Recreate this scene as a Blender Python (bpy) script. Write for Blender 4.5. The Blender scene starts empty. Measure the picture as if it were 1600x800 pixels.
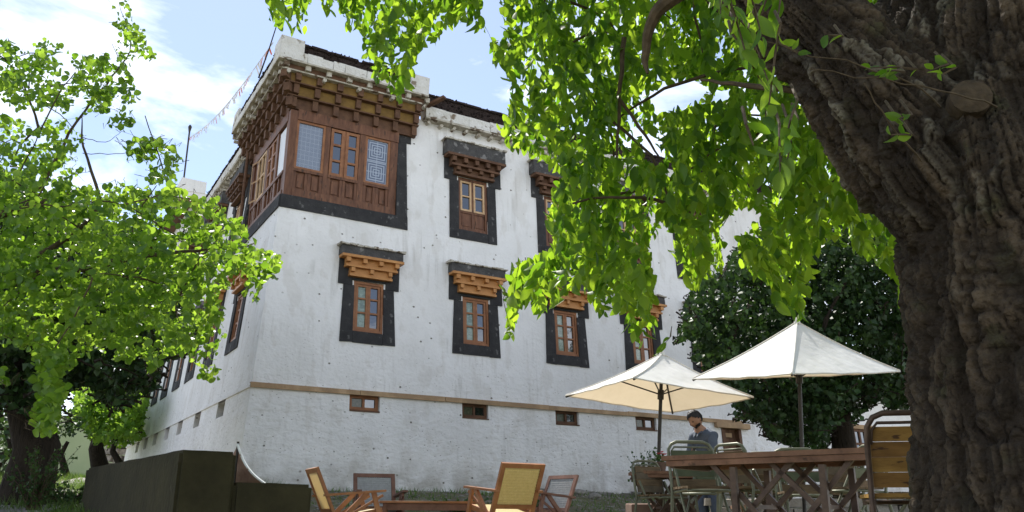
import bpy, bmesh, math, random
import numpy as np
from mathutils import Vector, Matrix

random.seed(7)
rng = np.random.default_rng(7)
scene = bpy.context.scene
col = scene.collection

# ------------------------------------------------------------------ camera
FOC, PITCH, ROLL, EYE = 1306.0, math.atan(402.6 / 1306), math.radians(.33), 1.0
def rx(a): c, s = math.cos(a), math.sin(a); return np.array([[1, 0, 0], [0, c, -s], [0, s, c]])
def rz(a): c, s = math.cos(a), math.sin(a); return np.array([[c, -s, 0], [s, c, 0], [0, 0, 1]])
CM = rx(math.pi / 2 + PITCH) @ rz(ROLL)
cam_data = bpy.data.cameras.new('camera')
cam = bpy.data.objects.new('camera', cam_data); col.objects.link(cam)
m4 = np.eye(4); m4[:3, :3] = CM; m4[2, 3] = EYE
cam.matrix_world = Matrix(m4.tolist())
cam_data.sensor_width = 36; cam_data.lens = 36 * FOC / 1600
cam_data.clip_start = .05; cam_data.clip_end = 3000
scene.camera = cam

# ------------------------------------------------------------------ light
SUN_AZ, SUN_EL = math.radians(-22), math.radians(54)
sd = bpy.data.lights.new('sun', 'SUN'); sd.energy = 4.5; sd.angle = math.radians(.5); sd.color = (1, .955, .88)
sun = bpy.data.objects.new('sun', sd); col.objects.link(sun)
sdir = Vector((math.sin(SUN_AZ) * math.cos(SUN_EL), math.cos(SUN_AZ) * math.cos(SUN_EL), math.sin(SUN_EL)))
sun.rotation_euler = sdir.to_track_quat('Z', 'Y').to_euler()
world = bpy.data.worlds.new('World'); scene.world = world; world.use_nodes = True
wn, wl = world.node_tree.nodes, world.node_tree.links
wn.clear()
w_out = wn.new('ShaderNodeOutputWorld'); w_bg = wn.new('ShaderNodeBackground'); w_bg.inputs[1].default_value = .12
w_sky = wn.new('ShaderNodeTexSky'); w_sky.sky_type = 'NISHITA'; w_sky.sun_disc = False
w_sky.sun_elevation = SUN_EL; w_sky.sun_rotation = SUN_AZ; w_sky.altitude = 3200; w_sky.air_density = 1.0; w_sky.dust_density = 1.4; w_sky.ozone_density = 1.2
w_tc = wn.new('ShaderNodeTexCoord'); w_map = wn.new('ShaderNodeMapping'); w_map.inputs['Scale'].default_value = (1.6, 1.6, 3.6)
w_map.inputs['Location'].default_value = (2.2, 1.9, .35)
w_n = wn.new('ShaderNodeTexNoise'); w_n.inputs['Scale'].default_value = 1.45; w_n.inputs['Detail'].default_value = 9; w_n.inputs['Roughness'].default_value = .58; w_n.inputs['Distortion'].default_value = .35
w_r = wn.new('ShaderNodeValToRGB'); w_r.color_ramp.elements[0].position = .50; w_r.color_ramp.elements[1].position = .68
w_r.color_ramp.elements[0].color = (0.13, 0.13, 0.13, 1); w_r.color_ramp.elements[1].color = (.95, .95, .95, 1)
w_mx = wn.new('ShaderNodeMixRGB'); w_mx.inputs[2].default_value = (9.4, 9.6, 9.9, 1)
wl.new(w_tc.outputs['Generated'], w_map.inputs[0]); wl.new(w_map.outputs[0], w_n.inputs[0]); w_sx = wn.new('ShaderNodeSeparateXYZ'); w_m1 = wn.new('ShaderNodeMath'); w_m1.operation = 'MULTIPLY_ADD'; w_m1.inputs[1].default_value = -.75; w_m1.inputs[2].default_value = .345; w_m2 = wn.new('ShaderNodeMath'); w_m2.operation = 'ADD'
wl.new(w_tc.outputs['Generated'], w_sx.inputs[0]); wl.new(w_sx.outputs[2], w_m1.inputs[0]); w_cl = wn.new('ShaderNodeClamp'); w_cl.inputs[1].default_value = -.12; w_cl.inputs[2].default_value = .10; wl.new(w_m1.outputs[0], w_cl.inputs[0]); wl.new(w_cl.outputs[0], w_m2.inputs[0]); wl.new(w_n.outputs[0], w_m2.inputs[1]); wl.new(w_m2.outputs[0], w_r.inputs[0])
wl.new(w_r.outputs[0], w_mx.inputs[0]); wl.new(w_sky.outputs[0], w_mx.inputs[1]); wl.new(w_mx.outputs[0], w_bg.inputs[0]); wl.new(w_bg.outputs[0], w_out.inputs[0])
scene.view_settings.view_transform = 'Standard'; scene.view_settings.look = 'None'; scene.view_settings.gamma = 1
scene.view_settings.exposure = .93
scene.render.engine = 'CYCLES'
scene.cycles.max_bounces = 7; scene.cycles.transmission_bounces = 5; scene.cycles.diffuse_bounces = 4; scene.cycles.glossy_bounces = 2

# ------------------------------------------------------------------ projection helpers
def ray(x, y): return CM @ np.array([x - 800, 400 - y, -FOC])
def at(x, y, Y):
    r = ray(x, y); return r * Y / r[1] + np.array([0, 0, EYE])
def proj(P):
    q = (np.asarray(P, float) - np.array([0, 0, EYE])) @ CM
    return 800 + q[..., 0] * FOC / -q[..., 2], 400 - q[..., 1] * FOC / -q[..., 2]
AZ = math.radians(59.7)
U = np.array([math.sin(AZ), math.cos(AZ), 0]); V = np.array([-math.cos(AZ), math.sin(AZ), 0]); ZU = np.array([0, 0, 1.])
C = at(393, 600, 17.5); KB = .074; ZB = C[2]; C0 = np.array([C[0], C[1], 0])
def RW(t, z, o=0): return C0 + t * U + (KB * (z - ZB) - o) * V + z * ZU     # right wall: along, up, out
def LW(s, z, o=0): return C0 + s * V + (KB * (z - ZB) - o) * U + z * ZU     # left wall
CW = C0 + (U + V) * (KB * (8 - ZB) + .075)
def BR(t, z, o=0): return CW + t * U - o * V + z * ZU
def BL(s, z, o=0): return CW + s * V - o * U + z * ZU
def ID(x, y, z): return np.array([x, y, z])

def ground_z(X, Y):
    X = np.asarray(X, float); Y = np.asarray(Y, float)
    d = (C0[0] - X) * V[0] + (C0[1] - Y) * V[1]
    zr = np.interp(d, [-40, -8, 0, 1.5, 4, 6.4, 8.3, 10, 13, 15.3, 20], [3, 1.6, 1.45, 1.38, 1.06, .69, .68, .74, .76, .70, -.2])
    side = (C0[0] - X) * U[0] + (C0[1] - Y) * U[1]          # distance out from the left wall
    zl = np.interp(Y, [0, 3, 8, 13, 17, 22, 46, 120, 600], [-.2, .2, .6, 1.0, 1.38, 1.75, 2.8, 5, 9])
    w = np.clip((side + .5) / 3, 0, 1)
    return zr * (1 - w) + zl * w + .025 * np.sin(X * 1.7 + Y * .9) * np.cos(Y * 1.3 - X * .6) * np.clip(Y / 6, 0, 1)

# ------------------------------------------------------------------ numpy noise
_perm = np.random.default_rng(3).random(4096 * 4)
def _h(ix, iy, iz):
    n = (ix * 73856093) ^ (iy * 19349663) ^ (iz * 83492791)
    return _perm[np.abs(n) % _perm.size]
def vnoise(p):
    p = np.asarray(p, float); i = np.floor(p).astype(np.int64); f = p - i; f = f * f * (3 - 2 * f)
    r = 0
    for a in (0, 1):
        for b in (0, 1):
            for c in (0, 1):
                w = (f[:, 0] if a else 1 - f[:, 0]) * (f[:, 1] if b else 1 - f[:, 1]) * (f[:, 2] if c else 1 - f[:, 2])
                r = r + w * _h(i[:, 0] + a, i[:, 1] + b, i[:, 2] + c)
    return r
def fbm(p, o=4):
    r = 0; a = .5
    for k in range(o): r = r + a * vnoise(p * 2 ** k + 17.3 * k); a *= .5
    return r
def cracks(p):     # distance to the border of jittered cells (2D in x,y; z picks the layer)
    i = np.floor(p[:, :2]).astype(np.int64); F1 = np.full(len(p), 9.); F2 = np.full(len(p), 9.); idv = np.zeros(len(p))
    zz = np.zeros(len(p), np.int64)
    for a in (-1, 0, 1):
        for b in (-1, 0, 1):
            cx, cy = i[:, 0] + a, i[:, 1] + b
            px = cx + _h(cx, cy, zz + 1); py = cy + _h(cx, cy, zz + 2)
            d = np.hypot(px - p[:, 0], py - p[:, 1]); near = d < F1
            F2 = np.where(near, F1, np.minimum(F2, d)); idv = np.where(near, _h(cx, cy, zz + 5), idv); F1 = np.where(near, d, F1)
    return F2 - F1, idv

# ------------------------------------------------------------------ objects
def setp(o, label=None, cat=None, group=None, kind=None):
    if label: o['label'] = label
    if cat: o['category'] = cat
    if group: o['group'] = group
    if kind: o['kind'] = kind
    return o
def thing(name, label, cat, loc=(0, 0, 0), rotz=0, group=None):
    o = bpy.data.objects.new(name, None); col.objects.link(o); o.location = [float(v) for v in loc]; o.rotation_euler = (0, 0, rotz); o.empty_display_size = .1
    return setp(o, label, cat, group)
def worldloc(o):
    v = Vector((0, 0, 0))
    while o: v = v + o.location; o = o.parent
    return np.array(v)
def addobj(name, me, mat, parent=None):
    o = bpy.data.objects.new(name, me); col.objects.link(o); o.parent = parent
    if mat and not me.materials: me.materials.append(mat)
    return o
def meshnp(name, v, faces, smooth=False):
    me = bpy.data.meshes.new(name); me.from_pydata([tuple(map(float, p)) for p in v], [], [tuple(f) for f in faces])
    if smooth: me.polygons.foreach_set('use_smooth', [True] * len(me.polygons))
    me.update(); return me
def bigmesh(name, v, f, smooth=False):      # v (n,3), f (m,k) constant k, fast
    me = bpy.data.meshes.new(name); k = f.shape[1]
    me.vertices.add(len(v)); me.vertices.foreach_set('co', np.ascontiguousarray(v, np.float32).ravel())
    me.loops.add(f.size); me.loops.foreach_set('vertex_index', np.ascontiguousarray(f, np.int32).ravel())
    me.polygons.add(len(f)); me.polygons.foreach_set('loop_start', np.arange(0, f.size, k, dtype=np.int32))
    me.polygons.foreach_set('loop_total', np.full(len(f), k, np.int32))
    me.update(calc_edges=True)
    if smooth: me.polygons.foreach_set('use_smooth', np.ones(len(f), bool))
    return me

class MB:
    def __init__(s): s.v = []; s.f = []
    def add(s, vs, fs):
        n = len(s.v); s.v += [np.asarray(p, float) for p in vs]; s.f += [tuple(i + n for i in f) for f in fs]; return s
    def box(s, M, a0, a1, z0, z1, o0, o1, j=0):    # M(along, up, out)
        def J(): return random.uniform(-j, j) if j else 0
        vs = [M(a + J(), z + J(), o + J()) for a in (a0, a1) for z in (z0, z1) for o in (o0, o1)]
        return s.add(vs, [(0, 1, 3, 2), (4, 6, 7, 5), (0, 4, 5, 1), (2, 3, 7, 6), (0, 2, 6, 4), (1, 5, 7, 3)])
    def bx(s, x0, x1, y0, y1, z0, z1, j=0): return s.box(lambda a, b, c: ID(a, c, b), x0, x1, z0, z1, y0, y1, j)
    def beam(s, a, b, w, h, up=(0, 0, 1)):
        a = np.asarray(a, float); b = np.asarray(b, float); d = b - a; d /= np.linalg.norm(d)
        up = np.asarray(up, float); sd_ = np.cross(d, up)
        if np.linalg.norm(sd_) < 1e-4: sd_ = np.cross(d, (1, 0, 0))
        sd_ /= np.linalg.norm(sd_); u2 = np.cross(sd_, d)
        vs = [p + sx * sd_ * w / 2 + sy * u2 * h / 2 for p in (a, b) for sx in (-1, 1) for sy in (-1, 1)]
        return s.add(vs, [(0, 1, 3, 2), (4, 6, 7, 5), (0, 4, 5, 1), (2, 3, 7, 6), (0, 2, 6, 4), (1, 5, 7, 3)])
    def tube(s, pts, rad, n=8, cap=True):
        pts = [np.asarray(p, float) for p in pts]; rad = rad if hasattr(rad, '__len__') else [rad] * len(pts)
        base = len(s.v); prev = None
        for i, p in enumerate(pts):
            d = pts[min(i + 1, len(pts) - 1)] - pts[max(i - 1, 0)]; d = d / (np.linalg.norm(d) + 1e-9)
            if prev is None: a = np.cross(d, (0, 0, 1) if abs(d[2]) < .9 else (1, 0, 0))
            else: a = prev - d * (prev @ d)
            a = a / (np.linalg.norm(a) + 1e-9); b = np.cross(d, a); prev = a
            for k in range(n):
                t = 2 * math.pi * k / n; s.v.append(p + rad[i] * (math.cos(t) * a + math.sin(t) * b))
        for i in range(len(pts) - 1):
            for k in range(n):
                k2 = (k + 1) % n; s.f.append((base + i * n + k, base + i * n + k2, base + (i + 1) * n + k2, base + (i + 1) * n + k))
        if cap:
            s.f.append(tuple(base + k for k in range(n))[::-1]); e = base + (len(pts) - 1) * n; s.f.append(tuple(e + k for k in range(n)))
        return s
    def ctube(s, pts, rad, n=8, cap=True):
        P = [np.asarray(p, float) for p in pts]; Q = [2 * P[0] - P[1]] + P + [2 * P[-1] - P[-2]]; o = []; rr = []
        for i in range(1, len(Q) - 2):
            for t in np.linspace(0, 1, 6)[:-1]:
                a, b, c, d = Q[i - 1], Q[i], Q[i + 1], Q[i + 2]
                o.append(.5 * (2 * b + (c - a) * t + (2 * a - 5 * b + 4 * c - d) * t * t + (3 * b - a - 3 * c + d) * t ** 3) + (np.sin(np.array([1.7, 2.3, 3.1]) * (i * 5 + t * 5) + b) * .012 * np.linalg.norm(c - b))); rr.append(rad[i - 1] * (1 - t) + rad[i] * t)
        return s.tube(o + [P[-1]], rr + [rad[-1]], n, cap)
    def build(s, name, mat, parent=None, smooth=False, local=False, bevel=0):
        v = np.array(s.v)
        if parent is not None and not local: v = v - worldloc(parent)
        me = meshnp(name, v, s.f, smooth)
        bm = bmesh.new(); bm.from_mesh(me); bmesh.ops.recalc_face_normals(bm, faces=bm.faces)
        if bevel: bmesh.ops.bevel(bm, geom=bm.edges[:], offset=bevel, segments=2, affect='EDGES', profile=.6)
        bm.to_mesh(me); bm.free()
        if smooth:
            try: me.set_sharp_from_angle(angle=math.radians(50))
            except Exception: pass
        return addobj(name, me, mat, parent)
def dup(o, parent=None):
    c = o.copy(); col.objects.link(c); c.parent = parent
    for ch in [k for k in o.children]: dup(ch, c)
    return c
def place(o, loc, rotz=0, label=None):
    o.location = [float(v) for v in loc]; o.rotation_euler[2] = rotz
    if label: o['label'] = label
    return o

# ------------------------------------------------------------------ materials
def mat(name, c1, c2=None, rough=.8, scale=3., stretch=(1, 1, 1), bump=.3, bscale=30., bdist=.01, metal=0, detail=6, spots=None, trans=None, spec=.3, c3=None):
    m = bpy.data.materials.new(name); m.use_nodes = True; n = m.node_tree.nodes; l = m.node_tree.links
    p = n['Principled BSDF']; p.inputs['Roughness'].default_value = rough; p.inputs['Metallic'].default_value = metal
    p.inputs['Specular IOR Level'].default_value = spec
    tc = n.new('ShaderNodeTexCoord'); mp = n.new('ShaderNodeMapping'); mp.inputs['Scale'].default_value = stretch; l.new(tc.outputs['Object'], mp.inputs[0])
    nz = n.new('ShaderNodeTexNoise'); nz.inputs['Scale'].default_value = scale; nz.inputs['Detail'].default_value = detail; nz.inputs['Roughness'].default_value = .62; l.new(mp.outputs[0], nz.inputs[0])
    r = n.new('ShaderNodeValToRGB'); r.color_ramp.elements[0].color = (*c1, 1); r.color_ramp.elements[1].color = (*(c2 or c1), 1)
    r.color_ramp.elements[0].position = .33; r.color_ramp.elements[1].position = .68; l.new(nz.outputs[0], r.inputs[0])
    if c3: e = r.color_ramp.elements.new(.5); e.color = (*c3, 1)
    colr = r.outputs[0]
    if spots:
        sn = n.new('ShaderNodeTexNoise'); sn.inputs['Scale'].default_value = spots[1]; sn.inputs['Detail'].default_value = 5; l.new(mp.outputs[0], sn.inputs[0])
        sr = n.new('ShaderNodeValToRGB'); sr.color_ramp.elements[0].position = spots[2]; sr.color_ramp.elements[1].position = spots[2] + .06; l.new(sn.outputs[0], sr.inputs[0])
        mx = n.new('ShaderNodeMixRGB'); mx.inputs[2].default_value = (*spots[0], 1); l.new(sr.outputs[0], mx.inputs[0]); l.new(colr, mx.inputs[1]); colr = mx.outputs[0]
    l.new(colr, p.inputs['Base Color'])
    bn = n.new('ShaderNodeTexNoise'); bn.inputs['Scale'].default_value = bscale; bn.inputs['Detail'].default_value = 6; l.new(mp.outputs[0], bn.inputs[0])
    b = n.new('ShaderNodeBump'); b.inputs['Strength'].default_value = bump; b.inputs['Distance'].default_value = bdist; l.new(bn.outputs[0], b.inputs['Height']); l.new(b.outputs[0], p.inputs['Normal'])
    if trans:
        t = n.new('ShaderNodeBsdfTranslucent'); t.inputs[0].default_value = (*trans[0], 1); ms = n.new('ShaderNodeMixShader'); ms.inputs[0].default_value = trans[1]
        l.new(p.outputs[0], ms.inputs[1]); l.new(t.outputs[0], ms.inputs[2]); l.new(ms.outputs[0], n['Material Output'].inputs[0])
    return m
def leafmat(name, c1, c2, t1, t2, mixf=.5, rough=.45, spec=.35):
    m = bpy.data.materials.new(name); m.use_nodes = True; n = m.node_tree.nodes; l = m.node_tree.links
    p = n['Principled BSDF']; p.inputs['Roughness'].default_value = rough; p.inputs['Specular IOR Level'].default_value = spec
    g = n.new('ShaderNodeNewGeometry')
    at_ = n.new('ShaderNodeAttribute'); at_.attribute_name = 'tint'
    oi = n.new('ShaderNodeObjectInfo')
    ad = n.new('ShaderNodeMath'); ad.operation = 'ADD'; l.new(at_.outputs['Fac'], ad.inputs[0])
    nz = n.new('ShaderNodeTexNoise'); nz.inputs['Scale'].default_value = 1.3; nz.inputs['Detail'].default_value = 3; l.new(g.outputs['Position'], nz.inputs[0])
    sb = n.new('ShaderNodeMath'); sb.operation = 'MULTIPLY_ADD'; sb.inputs[1].default_value = 2.0; sb.inputs[2].default_value = -.98; l.new(nz.outputs[0], sb.inputs[0]); l.new(sb.outputs[0], ad.inputs[1])
    def mix(a, b):
        x = n.new('ShaderNodeMixRGB'); x.inputs[1].default_value = (*a, 1); x.inputs[2].default_value = (*b, 1); l.new(ad.outputs[0], x.inputs[0]); x.use_clamp = True; return x
    ad.use_clamp = True
    l.new(mix(c1, c2).outputs[0], p.inputs['Base Color'])
    t = n.new('ShaderNodeBsdfTranslucent'); l.new(mix(t1, t2).outputs[0], t.inputs[0])
    ms = n.new('ShaderNodeMixShader'); ms.inputs[0].default_value = mixf
    l.new(p.outputs[0], ms.inputs[1]); l.new(t.outputs[0], ms.inputs[2]); l.new(ms.outputs[0], n['Material Output'].inputs[0])
    return m
def plaster():
    m = mat('whitewash_plaster', (.86, .84, .82), (.77, .75, .725), rough=.92, scale=1.1, bump=.55, bscale=13, bdist=.03)
    n, l = m.node_tree.nodes, m.node_tree.links; p = n['Principled BSDF']
    colr = p.inputs['Base Color'].links[0].from_socket
    tc = n.new('ShaderNodeTexCoord')
    def ramp(src, a, b, inv=False):
        r = n.new('ShaderNodeValToRGB'); r.color_ramp.elements[0].position = a; r.color_ramp.elements[1].position = b
        if inv: r.color_ramp.elements[0].color = (1, 1, 1, 1); r.color_ramp.elements[1].color = (0, 0, 0, 1)
        l.new(src, r.inputs[0]); return r.outputs[0]
    def mul(a, b):
        x = n.new('ShaderNodeMath'); x.operation = 'MULTIPLY'; l.new(a, x.inputs[0])
        if isinstance(b, float): x.inputs[1].default_value = b
        else: l.new(b, x.inputs[1])
        return x.outputs[0]
    def over(fac, c):
        nonlocal colr
        x = n.new('ShaderNodeMixRGB'); l.new(fac, x.inputs[0]); l.new(colr, x.inputs[1]); x.inputs[2].default_value = (*c, 1); colr = x.outputs[0]
    def noise(scale, st=(1, 1, 1), det=4):
        mp = n.new('ShaderNodeMapping'); mp.inputs['Scale'].default_value = st; l.new(tc.outputs['Object'], mp.inputs[0])
        z = n.new('ShaderNodeTexNoise'); z.inputs['Scale'].default_value = scale; z.inputs['Detail'].default_value = det; l.new(mp.outputs[0], z.inputs[0]); return z.outputs[0]
    # rain streaks in broad faint bands, running down the wall
    st = mul(ramp(noise(9, (1, 1, .035), 5), .54, .66), ramp(noise(.8, (1, 1, 1.3), 3), .46, .60))
    over(mul(st, .26), (.30, .27, .22))
    over(mul(ramp(noise(.5, (1, 1, .6), 5), .45, .7), .35), (.58, .56, .53)); over(mul(ramp(noise(3.1, (1, 1, .5), 6), .55, .62), .22), (.52, .47, .40))
    # chips and holes through the limewash
    v = n.new('ShaderNodeTexVoronoi'); v.inputs['Scale'].default_value = 3.4; mp = n.new('ShaderNodeMapping'); mp.inputs['Scale'].default_value = (1, 1, 1.25)
    l.new(tc.outputs['Object'], mp.inputs[0]); l.new(mp.outputs[0], v.inputs[0])
    ch = mul(ramp(v.outputs['Distance'], .06, .11, True), ramp(noise(1.3, det=2), .38, .5))
    over(mul(ch, .95), (.16, .13, .10))
    v2 = n.new('ShaderNodeTexVoronoi'); v2.inputs['Scale'].default_value = 8; mp2 = n.new('ShaderNodeMapping'); mp2.inputs['Scale'].default_value = (1, 1, 2.2)
    l.new(tc.outputs['Object'], mp2.inputs[0]); l.new(mp2.outputs[0], v2.inputs[0])
    sx = n.new('ShaderNodeSeparateXYZ'); l.new(tc.outputs['Object'], sx.inputs[0])
    low = ramp(sx.outputs[2], 2.2 - 1.45, 2.25 - 1.45 + 1.6, True) if False else None
    mr = n.new('ShaderNodeMapRange'); mr.inputs[1].default_value = 1.9; mr.inputs[2].default_value = 3.6; mr.inputs[3].default_value = 1; mr.inputs[4].default_value = .12; l.new(sx.outputs[2], mr.inputs[0])
    ch2 = mul(mul(ramp(v2.outputs['Distance'], .10, .17, True), ramp(noise(2.6, det=2), .47, .55)), mr.outputs[0])
    over(mul(ch2, .85), (.22, .18, .14))
    # splash dirt at the foot
    mr2 = n.new('ShaderNodeMapRange'); mr2.inputs[1].default_value = -.1; mr2.inputs[2].default_value = .75; mr2.inputs[3].default_value = .9; mr2.inputs[4].default_value = 0; l.new(sx.outputs[2], mr2.inputs[0])
    over(mul(mr2.outputs[0], ramp(noise(2.2), .3, .6)), (.33, .29, .24))
    l.new(colr, p.inputs['Base Color'])
    # stronger relief low down, hollow chips
    b = p.inputs['Normal'].links[0].from_node
    b2 = n.new('ShaderNodeBump'); b2.inputs['Distance'].default_value = .05; l.new(noise(5.5, (1, 1, 1.9), 5), b2.inputs['Height']); l.new(mul(mr.outputs[0], .55), b2.inputs['Strength'])
    b3 = n.new('ShaderNodeBump'); b3.inputs['Distance'].default_value = .03; b3.invert = True; b3.inputs['Strength'].default_value = .8; l.new(ch, b3.inputs['Height'])
    l.new(b2.outputs[0], b3.inputs['Normal']); l.new(b3.outputs[0], b.inputs['Normal'])
    return m
M = {}
M['wall'] = plaster()
M['parapet'] = mat('grimy_whitewashed_parapet', (.72, .70, .66), (.58, .55, .49), rough=.95, scale=3, bump=.9, bscale=11, bdist=.04, spots=((.22, .17, .12), 4.2, .60), detail=8)
M['black'] = mat('black_plaster', (.028, .027, .028), (.05, .048, .048), rough=.9, scale=4, bump=.5, bscale=18, bdist=.02, spots=((.13, .125, .12), 7, .62))
M['blackcap'] = mat('weathered_black_plaster', (.05, .048, .048), (.10, .095, .09), rough=.95, scale=5, bump=.8, bscale=16, bdist=.03, spots=((.2, .19, .18), 6, .58))
M['wood_red'] = mat('dark_red_wood', (.105, .044, .023), (.215, .097, .05), rough=.55, scale=4, stretch=(3, 3, .7), bump=.4, bscale=22, bdist=.006, c3=(.15, .065, .034), spots=((.07, .035, .02), 5, .6))
M['wood_brown'] = mat('old_brown_wood', (.085, .042, .024), (.16, .082, .045), rough=.75, scale=5, bump=.5, bscale=25, bdist=.01)
M['wood_orange'] = mat('orange_varnished_wood', (.42, .19, .06), (.56, .27, .09), rough=.5, scale=5, bump=.3, bscale=25, bdist=.005, c3=(.48, .22, .07))
M['wood_frame'] = mat('red_brown_window_wood', (.22, .09, .04), (.34, .15, .065), rough=.5, scale=6, bump=.3, bscale=25, bdist=.005)
M['wood_pale'] = mat('pale_wood', (.50, .32, .17), (.62, .42, .24), rough=.6, scale=6, bump=.3, bscale=25)
M['ochre'] = mat('ochre_boards', (.15, .085, .026), (.26, .155, .04), rough=.8, scale=4, bump=.4, bscale=20, bdist=.01)
M['dirtywhite'] = mat('dirty_whitewashed_timber', (.32, .28, .22), (.60, .56, .48), rough=.95, scale=5, bump=.9, bscale=14, bdist=.03, spots=((.13, .09, .06), 4.5, .56))
M['brush'] = mat('dark_brushwood', (.018, .013, .012), (.06, .04, .034), rough=1, scale=24, bump=1, bscale=40, bdist=.05)
M['bandwood'] = mat('weathered_band_timber', (.30, .20, .12), (.50, .34, .20), rough=.85, scale=2.5, bump=.6, bscale=16, bdist=.015, c3=(.38, .25, .14))
M['glass'] = mat('window_glass', (.012, .014, .016), rough=.03, bump=.10, bscale=2.2, bdist=.02, spec=.5); M['glass'].node_tree.nodes['Principled BSDF'].inputs['IOR'].default_value = 2.6
M['glasscurtain'] = mat('curtained_window_glass', (.30, .38, .30), (.12, .16, .12), rough=.06, scale=14, bump=.1, bscale=2, bdist=.02, spec=1.)
M['curtaindark'] = mat('dim_patterned_curtain_glass', (.05, .06, .04), (.13, .13, .08), rough=.08, scale=20, bump=.1, bscale=2, bdist=.02, spec=.6)
M['whiteboard'] = mat('white_painted_board', (.75, .77, .80), rough=.5, bump=.05)
def lattice():
    m = bpy.data.materials.new('lattice_print_glass'); m.use_nodes = True; n, l = m.node_tree.nodes, m.node_tree.links; p = n['Principled BSDF']
    uv = n.new('ShaderNodeUVMap'); sx = n.new('ShaderNodeSeparateXYZ'); l.new(uv.outputs[0], sx.inputs[0])
    def mth(op, a, b=None):
        x = n.new('ShaderNodeMath'); x.operation = op
        for i, q in enumerate((a, b)):
            if q is None: continue
            if isinstance(q, (int, float)): x.inputs[i].default_value = q
            else: l.new(q, x.inputs[i])
        return x.outputs[0]
    def cell(s): return mth('ABSOLUTE', mth('SUBTRACT', mth('FRACT', s), .5))
    ax, ay = cell(sx.outputs[0]), cell(sx.outputs[1])
    dd = mth('MAXIMUM', ax, ay)
    ring = mth('LESS_THAN', mth('FRACT', mth('MULTIPLY', dd, 9.0)), .42)
    cross = mth('LESS_THAN', mth('MINIMUM', ax, ay), .03)
    f = mth('MAXIMUM', ring, mth('MULTIPLY', cross, .6))
    mx = n.new('ShaderNodeMixRGB'); mx.inputs[1].default_value = (.13, .155, .22, 1); mx.inputs[2].default_value = (.36, .40, .47, 1); l.new(f, mx.inputs[0])
    l.new(mx.outputs[0], p.inputs['Base Color']); p.inputs['Roughness'].default_value = .12; p.inputs['Specular IOR Level'].default_value = .6
    return m
M['lattice'] = lattice()
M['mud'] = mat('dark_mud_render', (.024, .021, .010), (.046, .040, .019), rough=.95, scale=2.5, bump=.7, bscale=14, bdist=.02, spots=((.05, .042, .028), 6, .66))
M['cane'] = mat('yellow_cane', (.60, .50, .24), (.74, .64, .36), rough=.6, scale=30, bump=.3, bscale=60, trans=((.75, .66, .36), .42))
M['canedark'] = mat('grey_cane', (.40, .40, .40), (.58, .58, .58), rough=.6, scale=30, bump=.3, bscale=60, trans=((.5, .5, .5), .3))
M['creamcloth'] = mat('cream_backrest_cloth', (.75, .68, .50), rough=.8, bump=.2, bscale=80, trans=((.85, .72, .45), .5))
M['chairwood'] = mat('teak_chair_wood', (.24, .095, .04), (.38, .17, .07), rough=.45, scale=8, bump=.25, bscale=40, bdist=.004)
M['chairwood_dark'] = mat('dark_chair_wood', (.13, .06, .04), (.22, .11, .075), rough=.5, scale=8, bump=.25, bscale=40, bdist=.004)
M['slat'] = mat('yellowed_slat_wood', (.26, .14, .035), (.42, .24, .06), rough=.6, scale=7, stretch=(1, 1, 4), bump=.35, bscale=40, bdist=.004, spots=((.10, .05, .02), 9, .64))
M['slat2'] = mat('browner_slat_wood', (.19, .095, .025), (.30, .16, .045), rough=.6, scale=7, stretch=(1, 1, 4), bump=.35, bscale=40, bdist=.004, spots=((.08, .04, .02), 9, .6))
M['slatshade2'] = mat('shade_darkened_greyer_slat_wood', (.06, .045, .03), (.12, .09, .06), rough=.7, scale=7, bump=.35, bscale=40, bdist=.004)  # alternate plank tone, shade painted in likewise
M['slatshade'] = mat('shade_darkened_slat_wood', (.075, .048, .025), (.15, .10, .055), rough=.7, scale=7, stretch=(1, 1, 4), bump=.35, bscale=40, bdist=.004)  # slat wood of the background chairs, their shade put into the colour
M['tabletop'] = mat('worn_table_wood', (.13, .062, .036), (.27, .14, .085), rough=.6, scale=6, bump=.4, bscale=40, bdist=.005, spots=((.07, .035, .02), 8, .62))
M['ironbrown'] = mat('rusty_brown_iron', (.07, .045, .035), (.13, .085, .06), rough=.5, metal=.35, scale=12, bump=.2, bscale=50, bdist=.003)
M['irongreen'] = mat('green_grey_painted_iron', (.10, .105, .075), (.17, .17, .12), rough=.4, metal=.3, scale=12, bump=.2, bscale=50, bdist=.003)
M['greenboard'] = mat('dull_green_board', (.045, .055, .030), (.075, .085, .045), rough=.6, scale=6, bump=.3, bscale=30)
M['darkmetal'] = mat('dark_pole_paint', (.025, .022, .02), (.05, .045, .04), rough=.45, metal=.3, bump=.1)
M['canvas'] = mat('white_umbrella_canvas', (.70, .70, .67), (.81, .81, .80), rough=.85, scale=3, bump=.5, bscale=7, bdist=.02, trans=((.86, .70, .48), .24))
M['browncloth'] = mat('brown_awning_cloth', (.24, .14, .10), (.36, .23, .17), rough=.9, scale=8, bump=.5, bscale=20)
M['whitecloth'] = mat('white_trim_cloth', (.75, .75, .76), rough=.9, bump=.3, bscale=30)
M['soil'] = mat('dry_trodden_soil', (.14, .11, .075), (.24, .20, .15), rough=1, scale=1.4, bump=.9, bscale=9, bdist=.05, c3=(.12, .115, .05), spots=((.32, .29, .25), 5, .62))
M['path'] = mat('pale_dusty_path', (.24, .22, .20), (.33, .31, .29), rough=1, scale=3, bump=.8, bscale=12, bdist=.04)
M['stone'] = mat('grey_field_stone', (.16, .145, .125), (.32, .29, .25), rough=.95, scale=5, bump=.8, bscale=14, bdist=.03)
M['palegreen'] = mat('pale_green_painted_wall', (.30, .36, .20), (.35, .41, .24), rough=.9, scale=.8, bump=.3, bscale=6)
M['bark'] = None
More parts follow.
